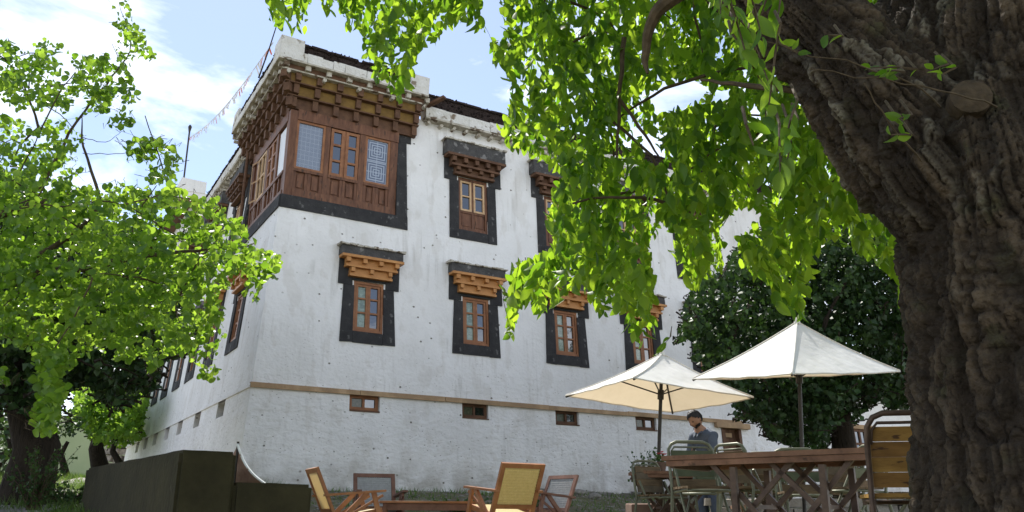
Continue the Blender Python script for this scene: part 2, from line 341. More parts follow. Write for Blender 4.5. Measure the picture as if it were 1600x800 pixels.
M['branch'] = mat('brown_twig_bark', (.055, .04, .024), (.11, .08, .05), rough=.9, scale=20, bump=.6, bscale=50)
M['barkdark'] = mat('dark_tree_bark', (.022, .017, .012), (.048, .036, .026), rough=1, scale=6, stretch=(3, 3, .6), bump=1, bscale=14, bdist=.06)
M['leaf_front'] = leafmat('walnut_leaves', (.038, .088, .014), (.085, .165, .026), (.15, .33, .012), (.50, .72, .04), .58)
M['leaf_left'] = leafmat('apricot_leaves', (.045, .10, .018), (.09, .18, .03), (.22, .42, .02), (.44, .64, .06), .52, rough=.35)
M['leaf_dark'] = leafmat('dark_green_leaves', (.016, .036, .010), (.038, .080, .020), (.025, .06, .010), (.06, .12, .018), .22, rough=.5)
M['leaf_far'] = leafmat('bright_far_leaves', (.05, .12, .02), (.10, .20, .03), (.22, .42, .03), (.40, .60, .06), .5)
M['leaf_bush'] = leafmat('bush_leaves', (.03, .07, .02), (.06, .13, .03), (.06, .13, .02), (.12, .2, .03), .3)
M['grass'] = leafmat('grass_blades', (.05, .10, .02), (.11, .18, .04), (.12, .22, .03), (.25, .38, .06), .35)
M['skin'] = mat('skin', (.30, .16, .10), (.36, .20, .13), rough=.5, scale=8, bump=.1)
M['hair'] = mat('black_hair', (.010, .008, .007), (.02, .016, .014), rough=.5, scale=40, bump=.8, bscale=90, bdist=.01)
M['shirt'] = mat('grey_blue_shirt', (.075, .09, .12), (.11, .125, .16), rough=.85, scale=6, bump=.6, bscale=10, bdist=.02)
M['jeans'] = mat('faded_blue_jeans', (.04, .055, .09), (.08, .10, .15), rough=.9, scale=6, bump=.6, bscale=12, bdist=.02)
M['flagwhite'] = mat('faded_white_flag', (.75, .74, .75), rough=.9, bump=.1, trans=((.8, .8, .8), .4))
M['flagred'] = mat('faded_orange_flag', (.70, .22, .12), rough=.9, bump=.1, trans=((.8, .3, .15), .4))
M['flagpink'] = mat('faded_pink_flag', (.75, .50, .50), rough=.9, bump=.1, trans=((.8, .5, .5), .4))
M['terracotta'] = mat('reddish_clay', (.13, .08, .06), (.20, .13, .10), rough=.9, scale=6, bump=.4, bscale=20)
M['petal'] = mat('red_petals', (.5, .03, .05), rough=.7, bump=.1)
M['wicker'] = mat('brown_wicker', (.22, .13, .08), (.34, .21, .14), rough=.7, scale=20, bump=.6, bscale=50)
# ================================================================== setting: ground
def ground():
    ys = np.concatenate([np.arange(-12, 30, .35), np.geomspace(30, 1500, 40)]); xs = np.concatenate([-np.geomspace(1500, 22, 30), np.arange(-21.5, 22, .35), np.geomspace(22, 1500, 30)])
    X, Y = np.meshgrid(xs, ys); Z = ground_z(X, Y); near = (np.abs(X) < 22) & (Y < 30)
    p = np.stack([X.ravel() * 2.1, Y.ravel() * 2.1, X.ravel() * 0], 1)
    Z = Z + np.where(near, (fbm(p, 3).reshape(X.shape) - .45) * .07, 0)
    v = np.stack([X.ravel(), Y.ravel(), Z.ravel()], 1); ny, nx = X.shape
    i = (np.arange(ny - 1)[:, None] * nx + np.arange(nx - 1)[None]).ravel()
    f = np.stack([i, i + 1, i + nx + 1, i + nx], 1)
    setp(addobj('ground', bigmesh('ground', v, f, True), M['soil']), kind='structure')
ground()
def gpath():
    v = []; f = []; pts = [(-7.2, 12), (-8.0, 15), (-9.3, 19), (-11.5, 25), (-14.5, 33), (-20, 45)]
    n = 30
    for i in range(n):
        t = i / (n - 1) * (len(pts) - 1); k = min(int(t), len(pts) - 2); a = np.array(pts[k]) * (1 - t + k) + np.array(pts[k + 1]) * (t - k)
        for w in np.linspace(-.75, .75, 5): x = a[0] + w; v.append((x, a[1], float(ground_z(x, a[1])) + .045))
        if i: f += [((i - 1) * 5 + q, (i - 1) * 5 + q + 1, i * 5 + q + 1, i * 5 + q) for q in range(4)]
    setp(addobj('path', meshnp('path', v, f, True), M['path']), kind='structure')
gpath()

# ================================================================== the whitewashed house
house = thing('whitewashed_house', 'three storey whitewashed mud house with dark wooden corner bay and black framed windows', 'house', (C0[0], C0[1], 1.45))
ZT, ZG, TE, SE = 10.86, 1.0, 17.2, 20.7
def corner_t(z): return KB * (z - ZB)
def wall_mesh(name, mapf, length, openings, flip, depth=.32):
    tb = sorted({round(x, 3) for x in list(np.arange(.9, length, .45)) + [length] + [o[i] for o in openings for i in (0, 1) if o[i] > 0]})
    zb = sorted({round(x, 3) for x in list(np.arange(ZG, ZT, .4)) + [ZT] + [o[i] for o in openings for i in (2, 3)]})
    def thin(l, keep):
        out = [l[0]]
        for x in l[1:]:
            if x - out[-1] < .09:
                if x in keep and out[-1] not in keep: out[-1] = x
                elif x in keep: out.append(x)
            else: out.append(x)
        return out
    tb = thin(tb, {round(o[i], 3) for o in openings for i in (0, 1)} | {length}); zb = thin(zb, {round(o[i], 3) for o in openings for i in (2, 3)} | {ZT})
    T = [None] + tb; nt, nz = len(T), len(zb); v = []; idx = {}
    edges_t = {round(o[i], 3) for o in openings for i in (0, 1)}; edges_z = {round(o[i], 3) for o in openings for i in (2, 3)}
    for i, t in enumerate(T):
        for j, z in enumerate(zb):
            tt = corner_t(z) if t is None else t
            amp = .035 if z < 3.5 else .016
            o = (fbm(np.array([[tt * .9, z * .9, 3.3 if flip else 9.1]]), 3)[0] - .45) * amp * 2 if t is not None and t not in edges_t and z not in edges_z else 0
            idx[i, j] = len(v); v.append(mapf(tt, z, o))
    f = []
    for i in range(nt - 1):
        for j in range(nz - 1):
            a = corner_t(zb[j]) if T[i] is None else T[i]; ct, cz = (a + T[i + 1]) / 2, (zb[j] + zb[j + 1]) / 2
            if any((o[0] < ct < o[1] or (o[0] <= 0 and ct < o[1])) and o[2] < cz < o[3] for o in openings): continue
            f.append((idx[i, j], idx[i + 1, j], idx[i + 1, j + 1], idx[i, j + 1]))
    for (a, b, z0, z1) in openings:
        if a <= 0:
            continue
        n = len(v)
        v += [mapf(a, z0, 0), mapf(b, z0, 0), mapf(b, z1, 0), mapf(a, z1, 0), mapf(a, z0, -depth), mapf(b, z0, -depth), mapf(b, z1, -depth), mapf(a, z1, -depth)]
        f += [(n, n + 1, n + 5, n + 4), (n + 1, n + 2, n + 6, n + 5), (n + 2, n + 3, n + 7, n + 6), (n + 3, n, n + 4, n + 7), (n + 4, n + 5, n + 6, n + 7)]
    if flip: f = [q[::-1] for q in f]
    v = np.array(v) - worldloc(house)
    o = addobj(name, meshnp(name, v, f), M['wall'], house); return o
MID = [2.52, 5.35, 8.05, 10.62, 13.05]; UP = [5.32, 7.98, 10.42, 12.85]; VENT = [2.52, 5.31, 7.95, 10.5]
LMID = [2.75, 5.6, 8.2, 10.45, 12.8, 15.0, 17.2]; LUP = [5.3, 8.0, 10.5, 12.8]
ops = [(t - .37, t + .37, 4.95, 6.17) for t in MID] + [(t - .43, t + .43, 7.95, 9.45) for t in UP] + [(t - .37, t + .34, 3.17, 3.51) for t in VENT] + [(-1, 3.17, 7.98, 10.7), (13.2, 13.95, 1.0, 3.45)]
wall_mesh('wall', RW, TE, ops, False)
lops = [(t - .37, t + .37, 4.95, 6.17) for t in LMID] + [(t - .43, t + .43, 7.95, 9.45) for t in LUP] + [(t - .4, t + .4, 3.12, 3.5) for t in LMID] + [(-1, 4.0, 7.98, 10.7)]
wall_mesh('wall', LW, SE, lops, True)
# unseen back faces and roof deck close the block
m = MB(); zt = ZT
a, b, c_, d_ = RW(TE, ZG), RW(TE, zt), RW(TE, ZG) + V * SE, RW(TE, zt) + V * (SE - 1)
e_, f_ = LW(SE, ZG), LW(SE, zt)
m.add([a, b, d_, c_], [(0, 1, 2, 3)]); m.add([e_, f_, d_, c_], [(0, 1, 2, 3)]); m.build('wall', M['wall'], house)
m = MB(); m.add([RW(corner_t(10.86), 10.8), RW(TE, 10.8), d_ - ZU * .06, LW(SE, 10.8)], [(0, 1, 2, 3)]); m.build('roof_deck', M['soil'], house)

# timber band: lengths of timber set proud of the wall
x = corner_t(3.55) - .02
for L in (2.4, 2.1, 2.9, 2.5, 2.2, 2.0):
    m = MB(); m.box(RW, x, min(x + L - .012, 14.2), 3.50, 3.61 + random.uniform(-.01, .01), -.05, .05 + random.uniform(0, .012), .006); m.build('band_timber', M['bandwood'], house); x += L
m = MB(); m.box(LW, corner_t(3.55) - .0, SE, 3.50, 3.58, -.05, .035); m.build('band_timber', M['wall'], house)

def pane_uv(o, reps=(1, 2)):
    me = o.data; uv = me.uv_layers.new(name='UVMap'); 
    for p in me.polygons:
        if len(p.loop_indices) == 4:
            for li, c in zip(p.loop_indices, ((0, 0), (reps[0], 0), (reps[0], reps[1]), (0, reps[1]))): uv.data[li].uv = c
def pane(mapf, a0, a1, z0, z1, o, material, parent, uv=None):
    me = MB(); vs = [mapf(a0, z0, o), mapf(a1, z0, o), mapf(a1, z1, o), mapf(a0, z1, o)]
    vs2 = [mapf(a0, z0, o - .006), mapf(a1, z0, o - .006), mapf(a1, z1, o - .006), mapf(a0, z1, o - .006)]
    v = np.array(vs + vs2) - worldloc(parent); mm = meshnp('pane', v, [(0, 1, 2, 3), (7, 6, 5, 4), (0, 4, 5, 1), (1, 5, 6, 2), (2, 6, 7, 3), (3, 7, 4, 0)])
    ob = addobj('pane', mm, material, parent)
    if uv: pane_uv(ob, uv)
    return ob
def sash(mapf, t0, t1, z0, z1, rows, cols, o, par, fm, gl, lowsolid=0, w=.055):
    """frame grid; rows list of z fractions"""
    m = MB(); zs = rows; xs = list(np.linspace(t0, t1, cols + 1))
    for i, xx in enumerate(xs):
        ww = w if i in (0, len(xs) - 1) else w * .8
        m.box(mapf, max(t0, xx - ww / 2 if 0 < i < cols else (t0 if i == 0 else t1 - w)), (t0 + w if i == 0 else (t1 if i == cols else xx + ww / 2)), z0, z1, o - .03, o + .03)
    for j, zz in enumerate(zs):
        h = w if j in (0, len(zs) - 1) else w * .75
        zc = zz + (h / 2 if j == 0 else (-h / 2 if j == len(zs) - 1 else 0))
        m.box(mapf, t0 + .002, t1 - .002, zc - h / 2, zc + h / 2, o - .027, o + .027)
    fr = m.build('sash', fm, par)
    for i in range(cols):
        for j in range(len(zs) - 1):
            g = gl[(i * 7 + j * 3) % len(gl)] if isinstance(gl, list) else gl
            pane(mapf, xs[i] + .02, xs[i + 1] - .02, zs[j] + .02, zs[j + 1] - .02, o - .008 + random.uniform(-.002, .002), g, par)
    return fr
def prism(mapf, poly, o0, o1, j=.010):
    poly = [(a + random.uniform(-j, j), z + random.uniform(-j, j)) for a, z in poly]
    m = MB(); n = len(poly); vs = [mapf(a, z, o1) for a, z in poly] + [mapf(a, z, o0) for a, z in poly]
    return m.add(vs, [tuple(range(n)), tuple(range(2 * n - 1, n - 1, -1))] + [(i, (i + 1) % n, n + (i + 1) % n, n + i) for i in range(n)])
def surround(mapf, t, z0, zo0, zo1, ze, zt, wb, wn, we, hw, par):
    """black plaster ring: foot z0, opening zo0..zo1, ears from ze to zt"""
    for s in (-1, 1):
        prism(mapf, [(t + s * wb, z0), (t + s * hw, z0), (t + s * hw, ze), (t + s * wn, ze)], -.02, .028).build('surround', M['black'], par)
        prism(mapf, [(t + s * we, ze), (t + s * hw * 1.12, ze), (t + s * hw * 1.12, zt), (t + s * we, zt)], -.02, .034).build('surround', M['black'], par)
    prism(mapf, [(t - hw, z0), (t + hw, z0), (t + hw, zo0), (t - hw, zo0)], -.02, .031).build('surround', M['black'], par)
    prism(mapf, [(t - hw * 1.12, zo1), (t + hw * 1.12, zo1), (t + hw * 1.12, zt), (t - hw * 1.12, zt)], -.02, .026).build('surround', M['black'], par)
def mid_window(mapf, t, near=True, parent=house):
    w = bpy.data.objects.new('window', None); col.objects.link(w); w.parent = parent; w.empty_display_size = .1
    w.location = mapf(t, 4.95) - worldloc(parent)
    surround(mapf, t, 4.69, 4.95, 6.17, 6.04, 6.95, .67, .62, .75, .37, w)
    prism(mapf, [(t - .775, 6.72), (t + .775, 6.72), (t + .765, 6.95), (t - .765, 6.95)], .0, .22).build('cap', M['blackcap'], w)
    if near:
        m = MB()
        for k in range(14): a = t - .82 + k * .118; m.box(mapf, a, a + .11, 6.952, 6.98 + random.uniform(0, .03), .0, .27 + random.uniform(-.03, .02), .008)
        m.build('ledge', M['dirtywhite'], w)
        W = M['wood_orange']
        MB().box(mapf, t - .76, t + .76, 6.655, 6.718, .03, .30).build('cornice_board', W, w)
        MB().box(mapf, t - .63, t + .63, 6.49, 6.654, .03, .17).build('cornice_board', W, w)
        MB().box(mapf, t - .64, t + .64, 6.44, 6.488, .03, .215).build('cornice_board', W, w)
        MB().box(mapf, t - .52, t + .52, 6.29, 6.438, .03, .12).build('cornice_board', W, w)
        MB().box(mapf, t - .53, t + .53, 6.235, 6.288, .03, .15).build('cornice_board', W, w)
        for a in (-.6, -.2, .2, .6): MB().box(mapf, t + a - .05, t + a + .05, 6.545, 6.652, .17, .275).build('joist_end', W, w)
        for a in (-.46, 0, .46): MB().box(mapf, t + a - .045, t + a + .045, 6.335, 6.436, .12, .20).build('joist_end', W, w)
        g = [M['glass'], M['glasscurtain'], M['glass']] if t < 4 else M['glass']
        m = MB(); m.box(mapf, t - .368, t - .31, 4.96, 6.165, -.10, -.01); m.box(mapf, t + .31, t + .368, 4.96, 6.165, -.10, -.01); m.box(mapf, t - .309, t + .309, 6.10, 6.163, -.099, -.011); m.box(mapf, t - .309, t + .309, 4.962, 5.02, -.099, -.005); m.build('frame', M['wood_frame'], w)
        if t < 4:
            sash(mapf, t - .30, t, 5.02, 6.10, [5.02, 5.42, 5.76, 6.10], 1, -.06, w, M['wood_frame'], M['glasscurtain'])
            sash(mapf, t + .002, t + .302, 5.02, 6.10, [5.02, 5.42, 5.76, 6.10], 1, -.06, w, M['wood_frame'], [M['glass'], M['glass'], M['glasscurtain']])
        else:
            for a in (-.30, .002): sash(mapf, t + a, t + a + .298, 5.02, 6.10, [5.02, 5.42, 5.76, 6.10], 1, -.06, w, M['wood_frame'], [M['glasscurtain'], M['glass'], M['glass']] if a < 0 else [M['glass'], M['glass'], M['glasscurtain']])
    else:
        m = MB(); m.box(mapf, t - .76, t + .76, 6.5, 6.718, .03, .27); m.box(mapf, t - .62, t + .62, 6.3, 6.498, .03, .17); m.box(mapf, t - .5, t + .5, 6.17, 6.298, .03, .12); m.build('cornice', M['wood_brown'], w)
        sash(mapf, t - .36, t + .36, 4.97, 6.15, [4.97, 5.4, 5.76, 6.15], 2, -.06, w, M['wood_frame'], M['glass'])
    return w
def up_window(mapf, t, near=True, parent=house):
    w = bpy.data.objects.new('window', None); col.objects.link(w); w.parent = parent; w.empty_display_size = .1
    w.location = mapf(t, 7.95) - worldloc(parent)
    surround(mapf, t, 7.70, 7.95, 9.45, 9.32, 10.3, .69, .68, .84, .43, w)
    prism(mapf, [(t - .88, 9.97), (t + .88, 9.97), (t + .87, 10.36), (t - .87, 10.36)], .0, .26).build('cap', M['blackcap'], w)
    m = MB()
    for k in range(15): a = t - .93 + k * .124; m.box(mapf, a, a + .118, 10.362, 10.39 + random.uniform(0, .03), .0, .30 + random.uniform(-.04, .02), .008)
    m.build('ledge', M['dirtywhite'], w)
    W = M['wood_brown']
    for (z0, z1, hw, o) in ((9.90, 9.968, .86, .33), (9.72, 9.898, .70, .17), (9.66, 9.718, .71, .24), (9.52, 9.658, .58, .11), (9.455, 9.518, .59, .16)):
        MB().box(mapf, t - hw, t + hw, z0, z1, .03, o).build('cornice_board', W, w)
    for a in (-.66, -.33, 0, .33, .66): MB().box(mapf, t + a - .055, t + a + .055, 9.76, 9.897, .17, .30).build('joist_end', W, w)
    for a in (-.5, -.17, .17, .5): MB().box(mapf, t + a - .05, t + a + .05, 9.56, 9.657, .11, .21).build('joist_end', W, w)
    m = MB(); m.box(mapf, t - .428, t - .36, 7.96, 9.44, -.12, -.01); m.box(mapf, t + .36, t + .428, 7.96, 9.44, -.12, -.01); m.box(mapf, t - .359, t + .359, 9.37, 9.438, -.119, -.011); m.box(mapf, t - .359, t + .359, 7.962, 8.03, -.119, -.004); m.box(mapf, t - .03, t + .03, 8.031, 9.369, -.11, -.03); m.build('frame', M['wood_red'], w)
    for s in (-1, 1):
        a0, a1 = (t - .355, t - .032) if s < 0 else (t + .032, t + .355)
        MB().box(mapf, a0, a1, 8.035, 8.45, -.10, -.05).build('lower_panel', M['wood_red'], w)
        MB().box(mapf, a0 + .05, a1 - .05, 8.09, 8.39, -.05, -.038).build('lower_panel', M['wood_red'], w)
        MB().box(mapf, a0, a1, 8.452, 8.505, -.10, -.03).build('frame', M['wood_red'], w)
        sash(mapf, a0, a1, 8.51, 9.36, [8.51, 8.93, 9.36], 1, -.045, w, M['wood_pale'] if near else M['wood_frame'], M['glass'], w=.05)
    return w
for t in MID: mid_window(RW, t)
for t in UP: up_window(RW, t)
for t in LMID: mid_window(LW, t, t < 6)
for t in LUP: up_window(LW, t)
def vent(mapf, t, z0, z1, parent=house, wood=True):
    w = bpy.data.objects.new('vent_window', None); col.objects.link(w); w.parent = parent; w.empty_display_size = .1; w.location = mapf(t, z0) - worldloc(parent)
    if wood:
        sash(mapf, t - .36, t + .33, z0 + .005, z1 - .005, [z0 + .005, z1 - .005], 2, -.10, w, M['wood_brown'] if t > 3 else M['wood_frame'], [M['curtaindark'], M['glass']], w=.07)
        MB().box(mapf, t - .37, t + .345, z0 - .03, z0 + .002, -.2, .015, .006).build('sill', M['wood_brown'], w)
    else: sash(mapf, t - .38, t + .38, z0 + .005, z1 - .005, [z0 + .005, z1 - .005], 2, -.2, w, M['wood_brown'], M['glass'], w=.06)
for t in VENT: vent(RW, t, 3.17, 3.51)
for t in LMID: vent(LW, t, 3.12, 3.5, wood=False)
# doorway
dr = bpy.data.objects.new('door', None); col.objects.link(dr); dr.parent = house; dr.location = RW(13.58, 1.4) - worldloc(house)
MB().box(RW, 12.95, 14.25, 3.36, 3.52, -.1, .12, .01).build('lintel', M['bandwood'], dr)
m = MB(); m.box(RW, 13.2, 13.32, 1.1, 3.355, -.2, .03, .006); m.box(RW, 13.84, 13.95, 1.1, 3.355, -.2, .03, .006); m.build('frame', M['wood_brown'], dr)
for k in range(4): MB().box(RW, 13.325 + k * .128, 13.325 + k * .128 + .122, 1.1, 3.35, -.16, -.11 - .004 * (k % 2)).build('door_plank', M['wood_brown'], dr)
MB().box(RW, 13.34, 13.66, 3.12, 3.24, -.11, -.07).build('name_board', M['bandwood'], dr)

# ------------------------------------------------------------------ main eaves
def eaves(mapf, t0, t1, name='eaves'):
    e = bpy.data.objects.new(name, None); col.objects.link(e); e.parent = house; e.location = mapf(t0, 10.8) - worldloc(house)
    n = int((t1 - t0) / .36)
    for k in range(n):
        a = t0 + .15 + k * .36 + random.uniform(-.03, .03); r = random.uniform(.045, .06); z = 10.76 + random.uniform(-.015, .015)
        MB().tube([mapf(a, z, -.1), mapf(a, z, .19 + random.uniform(-.03, .03))], r, 8).build('joist_end', M['dirtywhite'], e)
    m = MB(); xx = t0
    while xx < t1: L = random.uniform(.5, 1.1); m.box(mapf, xx, min(xx + L, t1) - .01, 10.82 + random.uniform(-.006, .006), 10.875, -.05, .25 + random.uniform(-.015, .015), .006); xx += L
    m.build('eave_board', M['dirtywhite'], e)
    xx = t0
    while xx < t1:
        L = random.uniform(.4, .9); MB().box(mapf, xx, min(xx + L, t1) - .003, 10.878, 11.17 + random.uniform(-.01, .01), -.1, .27 + random.uniform(-.008, .008), .008).build('parapet_block', M['parapet'], e); xx += L
    brush(mapf, t0, t1, 11.15, 11.63, -.35, .17, e)
    return e
def brush(mapf, t0, t1, z0, z1, o0, o1, par):
    """bundles of dark brushwood laid on the parapet"""
    m = MB(); n = int((t1 - t0) * 75)
    m.box(mapf, t0, t1, z0, z1 - .05, o0, o1 - .05)
    for k in range(n):
        a = random.uniform(t0, t1); z = random.uniform(z0, z1); l = random.uniform(.05, .12); r = random.uniform(.007, .013)
        m.box(mapf, a - r, a + r, z - r, z + r, o1 - .1, o1 + l - .09, .003)
    for k in range(int((t1 - t0) * 14)):
        a = random.uniform(t0, t1 - .2); z = z1 + random.uniform(-.06, -.03); r = random.uniform(.012, .026)
        m.box(mapf, a, a + random.uniform(.1, .4), z - r, z + r, o1 - random.uniform(.02, .3), o1 - .02 + random.uniform(0, .03), .012)
    o = m.build('brushwood', M['brush'], par); o['kind'] = 'stuff'
eaves(RW, 3.85, TE + .2); eaves(LW, 4.75, SE + .3)

# ------------------------------------------------------------------ corner bay (enclosed wooden balcony)
bay = bpy.data.objects.new('corner_bay', None); col.objects.link(bay); bay.parent = house; bay.location = CW + ZU * 8 - worldloc(house)
WR = M['wood_red']
def bpart(name, mapf, a0, a1, z0, z1, o0, o1, mt=WR, j=.003): return MB().box(mapf, a0, a1, z0, z1, o0, o1, j).build(name, mt, bay)
# backing so that nothing shows through between the timbers
MB().box(BR, .03, 2.74, 8.05, 10.25, -.20, -.12).build('back_board', WR, bay); MB().box(BL, .13, 3.5, 8.05, 10.25, -.20, -.12).build('back_board', WR, bay)
bpart('corner_post', BR, -.01, .17, 8.02, 10.2, -.17, .01)
for (a0, a1) in ((.88, 1.0), (1.75, 1.9), (2.56, 2.76)): bpart('post', BR, a0, a1, 8.2, 9.98, -.12, .0)
bpart('sill_beam', BR, .17, 2.76, 8.03, 8.2, -.14, .03); bpart('lintel_beam', BR, .17, 2.76, 9.98, 10.24, -.14, .02)
bpart('rail', BR, .17, .88, 8.66, 8.73, -.12, .012); bpart('rail', BR, 1.0, 1.75, 8.66, 8.73, -.12, .012); bpart('rail', BR, 1.9, 2.56, 8.66, 8.73, -.12, .012)
for (a0, a1) in ((.17, .88), (1.0, 1.75), (1.9, 2.56)):
    h = (a1 - a0) / 2
    for k in range(2):
        q0, q1 = a0 + k * h, a0 + (k + 1) * h
        bpart('panel_stile', BR, q0 + .003, q0 + .07, 8.2, 8.66, -.10, -.012); bpart('panel_stile', BR, q1 - .07, q1 - .003, 8.2, 8.66, -.10, -.012)
        bpart('carved_panel', BR, q0 + .07, q1 - .07, 8.2, 8.66, -.12, -.055); bpart('carved_panel', BR, q0 + .11, q1 - .11, 8.27, 8.6, -.055, -.03)
for (a0, a1, reps) in ((.2, .85, (3.0, 5.0)), (1.93, 2.53, (1.0, 2.0))):
    m = MB(); m.box(BR, a0 - .03, a0 + .03, 8.73, 9.98, -.1, -.012); m.box(BR, a1 - .03, a1 + .03, 8.73, 9.98, -.1, -.012); m.box(BR, a0 + .03, a1 - .03, 8.732, 8.79, -.1, -.015); m.box(BR, a0 + .03, a1 - .03, 9.92, 9.978, -.1, -.015); f = m.build('window_frame', M['wood_frame'], bay)
    pane(BR, a0 + .02, a1 - .02, 8.78, 9.93, -.05, M['lattice'], f, reps)
fr = bpart('window_frame', BR, 1.36, 1.40, 8.73, 9.97, -.1, -.03, M['wood_frame'])
for (a0, a1) in ((1.02, 1.36), (1.40, 1.74)): sash(BR, a0, a1, 8.74, 9.96, [8.74, 9.14, 9.55, 9.96], 1, -.04, fr, M['wood_frame'], M['glass'], w=.07)
# left face of the bay
for (a0, a1) in ((.17, .26), (.98, 1.12), (1.95, 2.10), (2.95, 3.1), (3.4, 3.55)): bpart('post', BL, a0, a1, 8.2, 9.98, -.12, .0)
bpart('sill_beam', BL, .17, 3.55, 8.03, 8.2, -.14, .03); bpart('lintel_beam', BL, .17, 3.55, 9.98, 10.24, -.14, .02); bpart('rail', BL, .26, 3.4, 8.66, 8.73, -.12, .012)
for k in range(10): bpart('panel_stile', BL, .3 + k * .32, .36 + k * .32, 8.2, 8.66, -.10, -.005)
for k in range(9): bpart('carved_panel', BL, .38 + k * .32, .60 + k * .32, 8.22, 8.64, -.12, -.05)
f = bpart('window_frame', BL, .26, .33, 8.73, 9.97, -.1, -.012, M['wood_frame'], 0); pane(BL, .34, .96, 8.78, 9.93, -.04, M['whiteboard'], f)
for (a0, a1) in ((1.14, 1.53), (1.55, 1.93)): sash(BL, a0, a1, 8.74, 9.96, [8.74, 9.14, 9.55, 9.96], 1, -.04, f, M['wood_frame'], M['glass'], w=.06)
sash(BL, 2.12, 2.93, 8.74, 9.96, [8.74, 9.35, 9.96], 2, -.02, f, M['wood_pale'], M['glass'], w=.06)
# opened pale shutter on the left face
m = MB()
for (p, q) in ((0, .05), (.40, .45)): m.box(lambda a, z, o: BL(2.72 + a * .9, z, .02 + a * .22), p, q, 8.76, 9.9, -.02, .02)
for z in (8.76, 9.3, 9.85): m.box(lambda a, z, o: BL(2.72 + a * .9, z, .02 + a * .22), .05, .40, z, z + .05, -.018, .018)
m.build('shutter', M['wood_pale'], bay)
MB().tube([LW(4.12, 8.2, .10), LW(4.18, 10.7, .26)], .045, 8).build('prop_pole', M['wood_brown'], bay)
# black band below and beside
prism(RW, [(corner_t(7.67) , 7.67), (3.46, 7.67), (3.46, 8.0), (corner_t(8.0), 8.0)], -.02, .035).build('surround', M['black'], bay)
prism(RW, [(3.16, 8.0), (3.46, 8.0), (3.40, 10.05), (3.16, 10.05)], -.03, .032).build('surround', M['black'], bay)
prism(RW, [(3.16, 10.05), (3.52, 10.05), (3.52, 10.75), (3.16, 10.75)], -.03, .036).build('surround', M['black'], bay)
prism(LW, [(corner_t(7.67) , 7.67), (4.3, 7.67), (4.3, 8.0), (corner_t(8.0), 8.0)], -.02, .035).build('surround', M['black'], bay)
prism(LW, [(3.98, 8.0), (4.3, 8.0), (4.3, 10.7), (3.98, 10.7)], -.03, .032).build('surround', M['black'], bay)
# corbelled eaves, three tiers
BE = bpy.data.objects.new('corbelled_eaves', None); col.objects.link(BE); BE.parent = house; BE.location = CW + ZU * 10.2 - worldloc(house)
RL, SL = 3.22, 4.25
tiers = [(10.24, 10.50, .02, .11), (10.54, 10.78, .13, .23), (10.82, 11.02, .25, .35)]
for ti, (z0, z1, ob, oj) in enumerate(tiers):
    for mapf, L in ((BR, RL), (BL, SL)):
        st = -ob if mapf is BR else -ob + .001
        MB().box(mapf, st, L, z0, z1, ob - .12, ob, .003).build('board', M['ochre'] if mapf is BR and ti > 0 else M['wood_brown'], BE)
        MB().box(mapf, -oj - .03, L + .02, z1 + .001, z1 + .038, ob - .1, oj + .04, .004).build('board', M['wood_brown'] if ti < 2 else M['dirtywhite'], BE)
        n = int(L / .50) + 1
        for k in range(n):
            a = .02 + k * (L - .1) / (n - 1) + (.0 if ti != 1 else .0)
            MB().box(mapf, a - .065, a + .065, z0 + .01, z1 - .001, ob - .001, oj, .006).build('joist_end', M['wood_brown'], BE)
    b = CW + (z0 + .01) * ZU; m = MB(); m.bx(0, 0, 0, 0, 0, 0); 
    m = MB(); m.beam(CW + (U + V) * .1 + (z0 + z1) / 2 * ZU, CW - (U + V) * (oj - .0) + (z0 + z1) / 2 * ZU, .16, (z1 - z0) - .03); m.build('corner_joist', M['wood_brown'], BE)
# log ends, cornice row and parapet
for mapf, L in ((BR, RL), (BL, SL)):
    n = int(L / .72)
    for k in range(n + 1):
        a = -.25 + k * (L + .3) / n; MB().tube([mapf(a, 11.03 - .07, .3), mapf(a, 11.03 - .07, .42 + random.uniform(0, .03))], .05, 8).build('joist_end', M['dirtywhite'], BE)
    n = int(L / .46)
    for k in range(n + 1):
        a = -.38 + k * (L + .42) / n
        MB().box(mapf, a, a + .12, 11.065, 11.19, .3, .47 + random.uniform(-.015, .01), .006).build('joist_end', M['dirtywhite'], BE)
    MB().box(mapf, -.36, L + .05, 11.06, 11.188, .1, .36, .003).build('board', M['wood_brown'], BE)
    MB().box(mapf, -.53, L + .1, 11.19, 11.235, -.1, .53, .004).build('cornice_slab', M['dirtywhite'], BE)
    xx = -.50
    while xx < L + .08:
        Lb = random.uniform(.22, .42); big = xx < -.1 or xx > L - .42
        MB().box(mapf, xx, min(xx + Lb, L + .1) - .004, 11.238, 11.47 + random.uniform(-.014, .014), .02, .50 + random.uniform(-.008, .008), .010).build('parapet_block', M['parapet'], BE); xx += Lb
    brush(mapf, -.1, L - .35, 11.44, 11.78, -.1, .43, BE)
# corner merlons
def merlon(mapf, a0, a1, o0, o1, z1):
    MB().box(mapf, a0, a1, 11.24, z1, o0, o1, .02).build('merlon', M['parapet'], BE)
merlon(BR, -.515, .05, -.1, .515, 11.80); merlon(BR, RL - .38, RL + .11, -.1, .512, 11.74); merlon(BL, SL - .42, SL + .11, -.1, .512, 11.80)
MB().box(BR, -.3, RL, 11.2, 11.3, -3.8, .3).build('roof_deck', M['soil'], BE)
for mapf, L in ((BR, RL), (BL, SL)): MB().box(mapf, L - .12, L - .001, 10.24, 11.2, -.3, .02).build('board', M['wood_brown'], BE)
# gutter plank sticking out beside the bay
gp = MB(); gp.beam(RW(3.75, 11.1, .1), RW(4.15, 11.28, .75), .13, .07); gp.build('gutter_plank', M['wood_brown'], house)
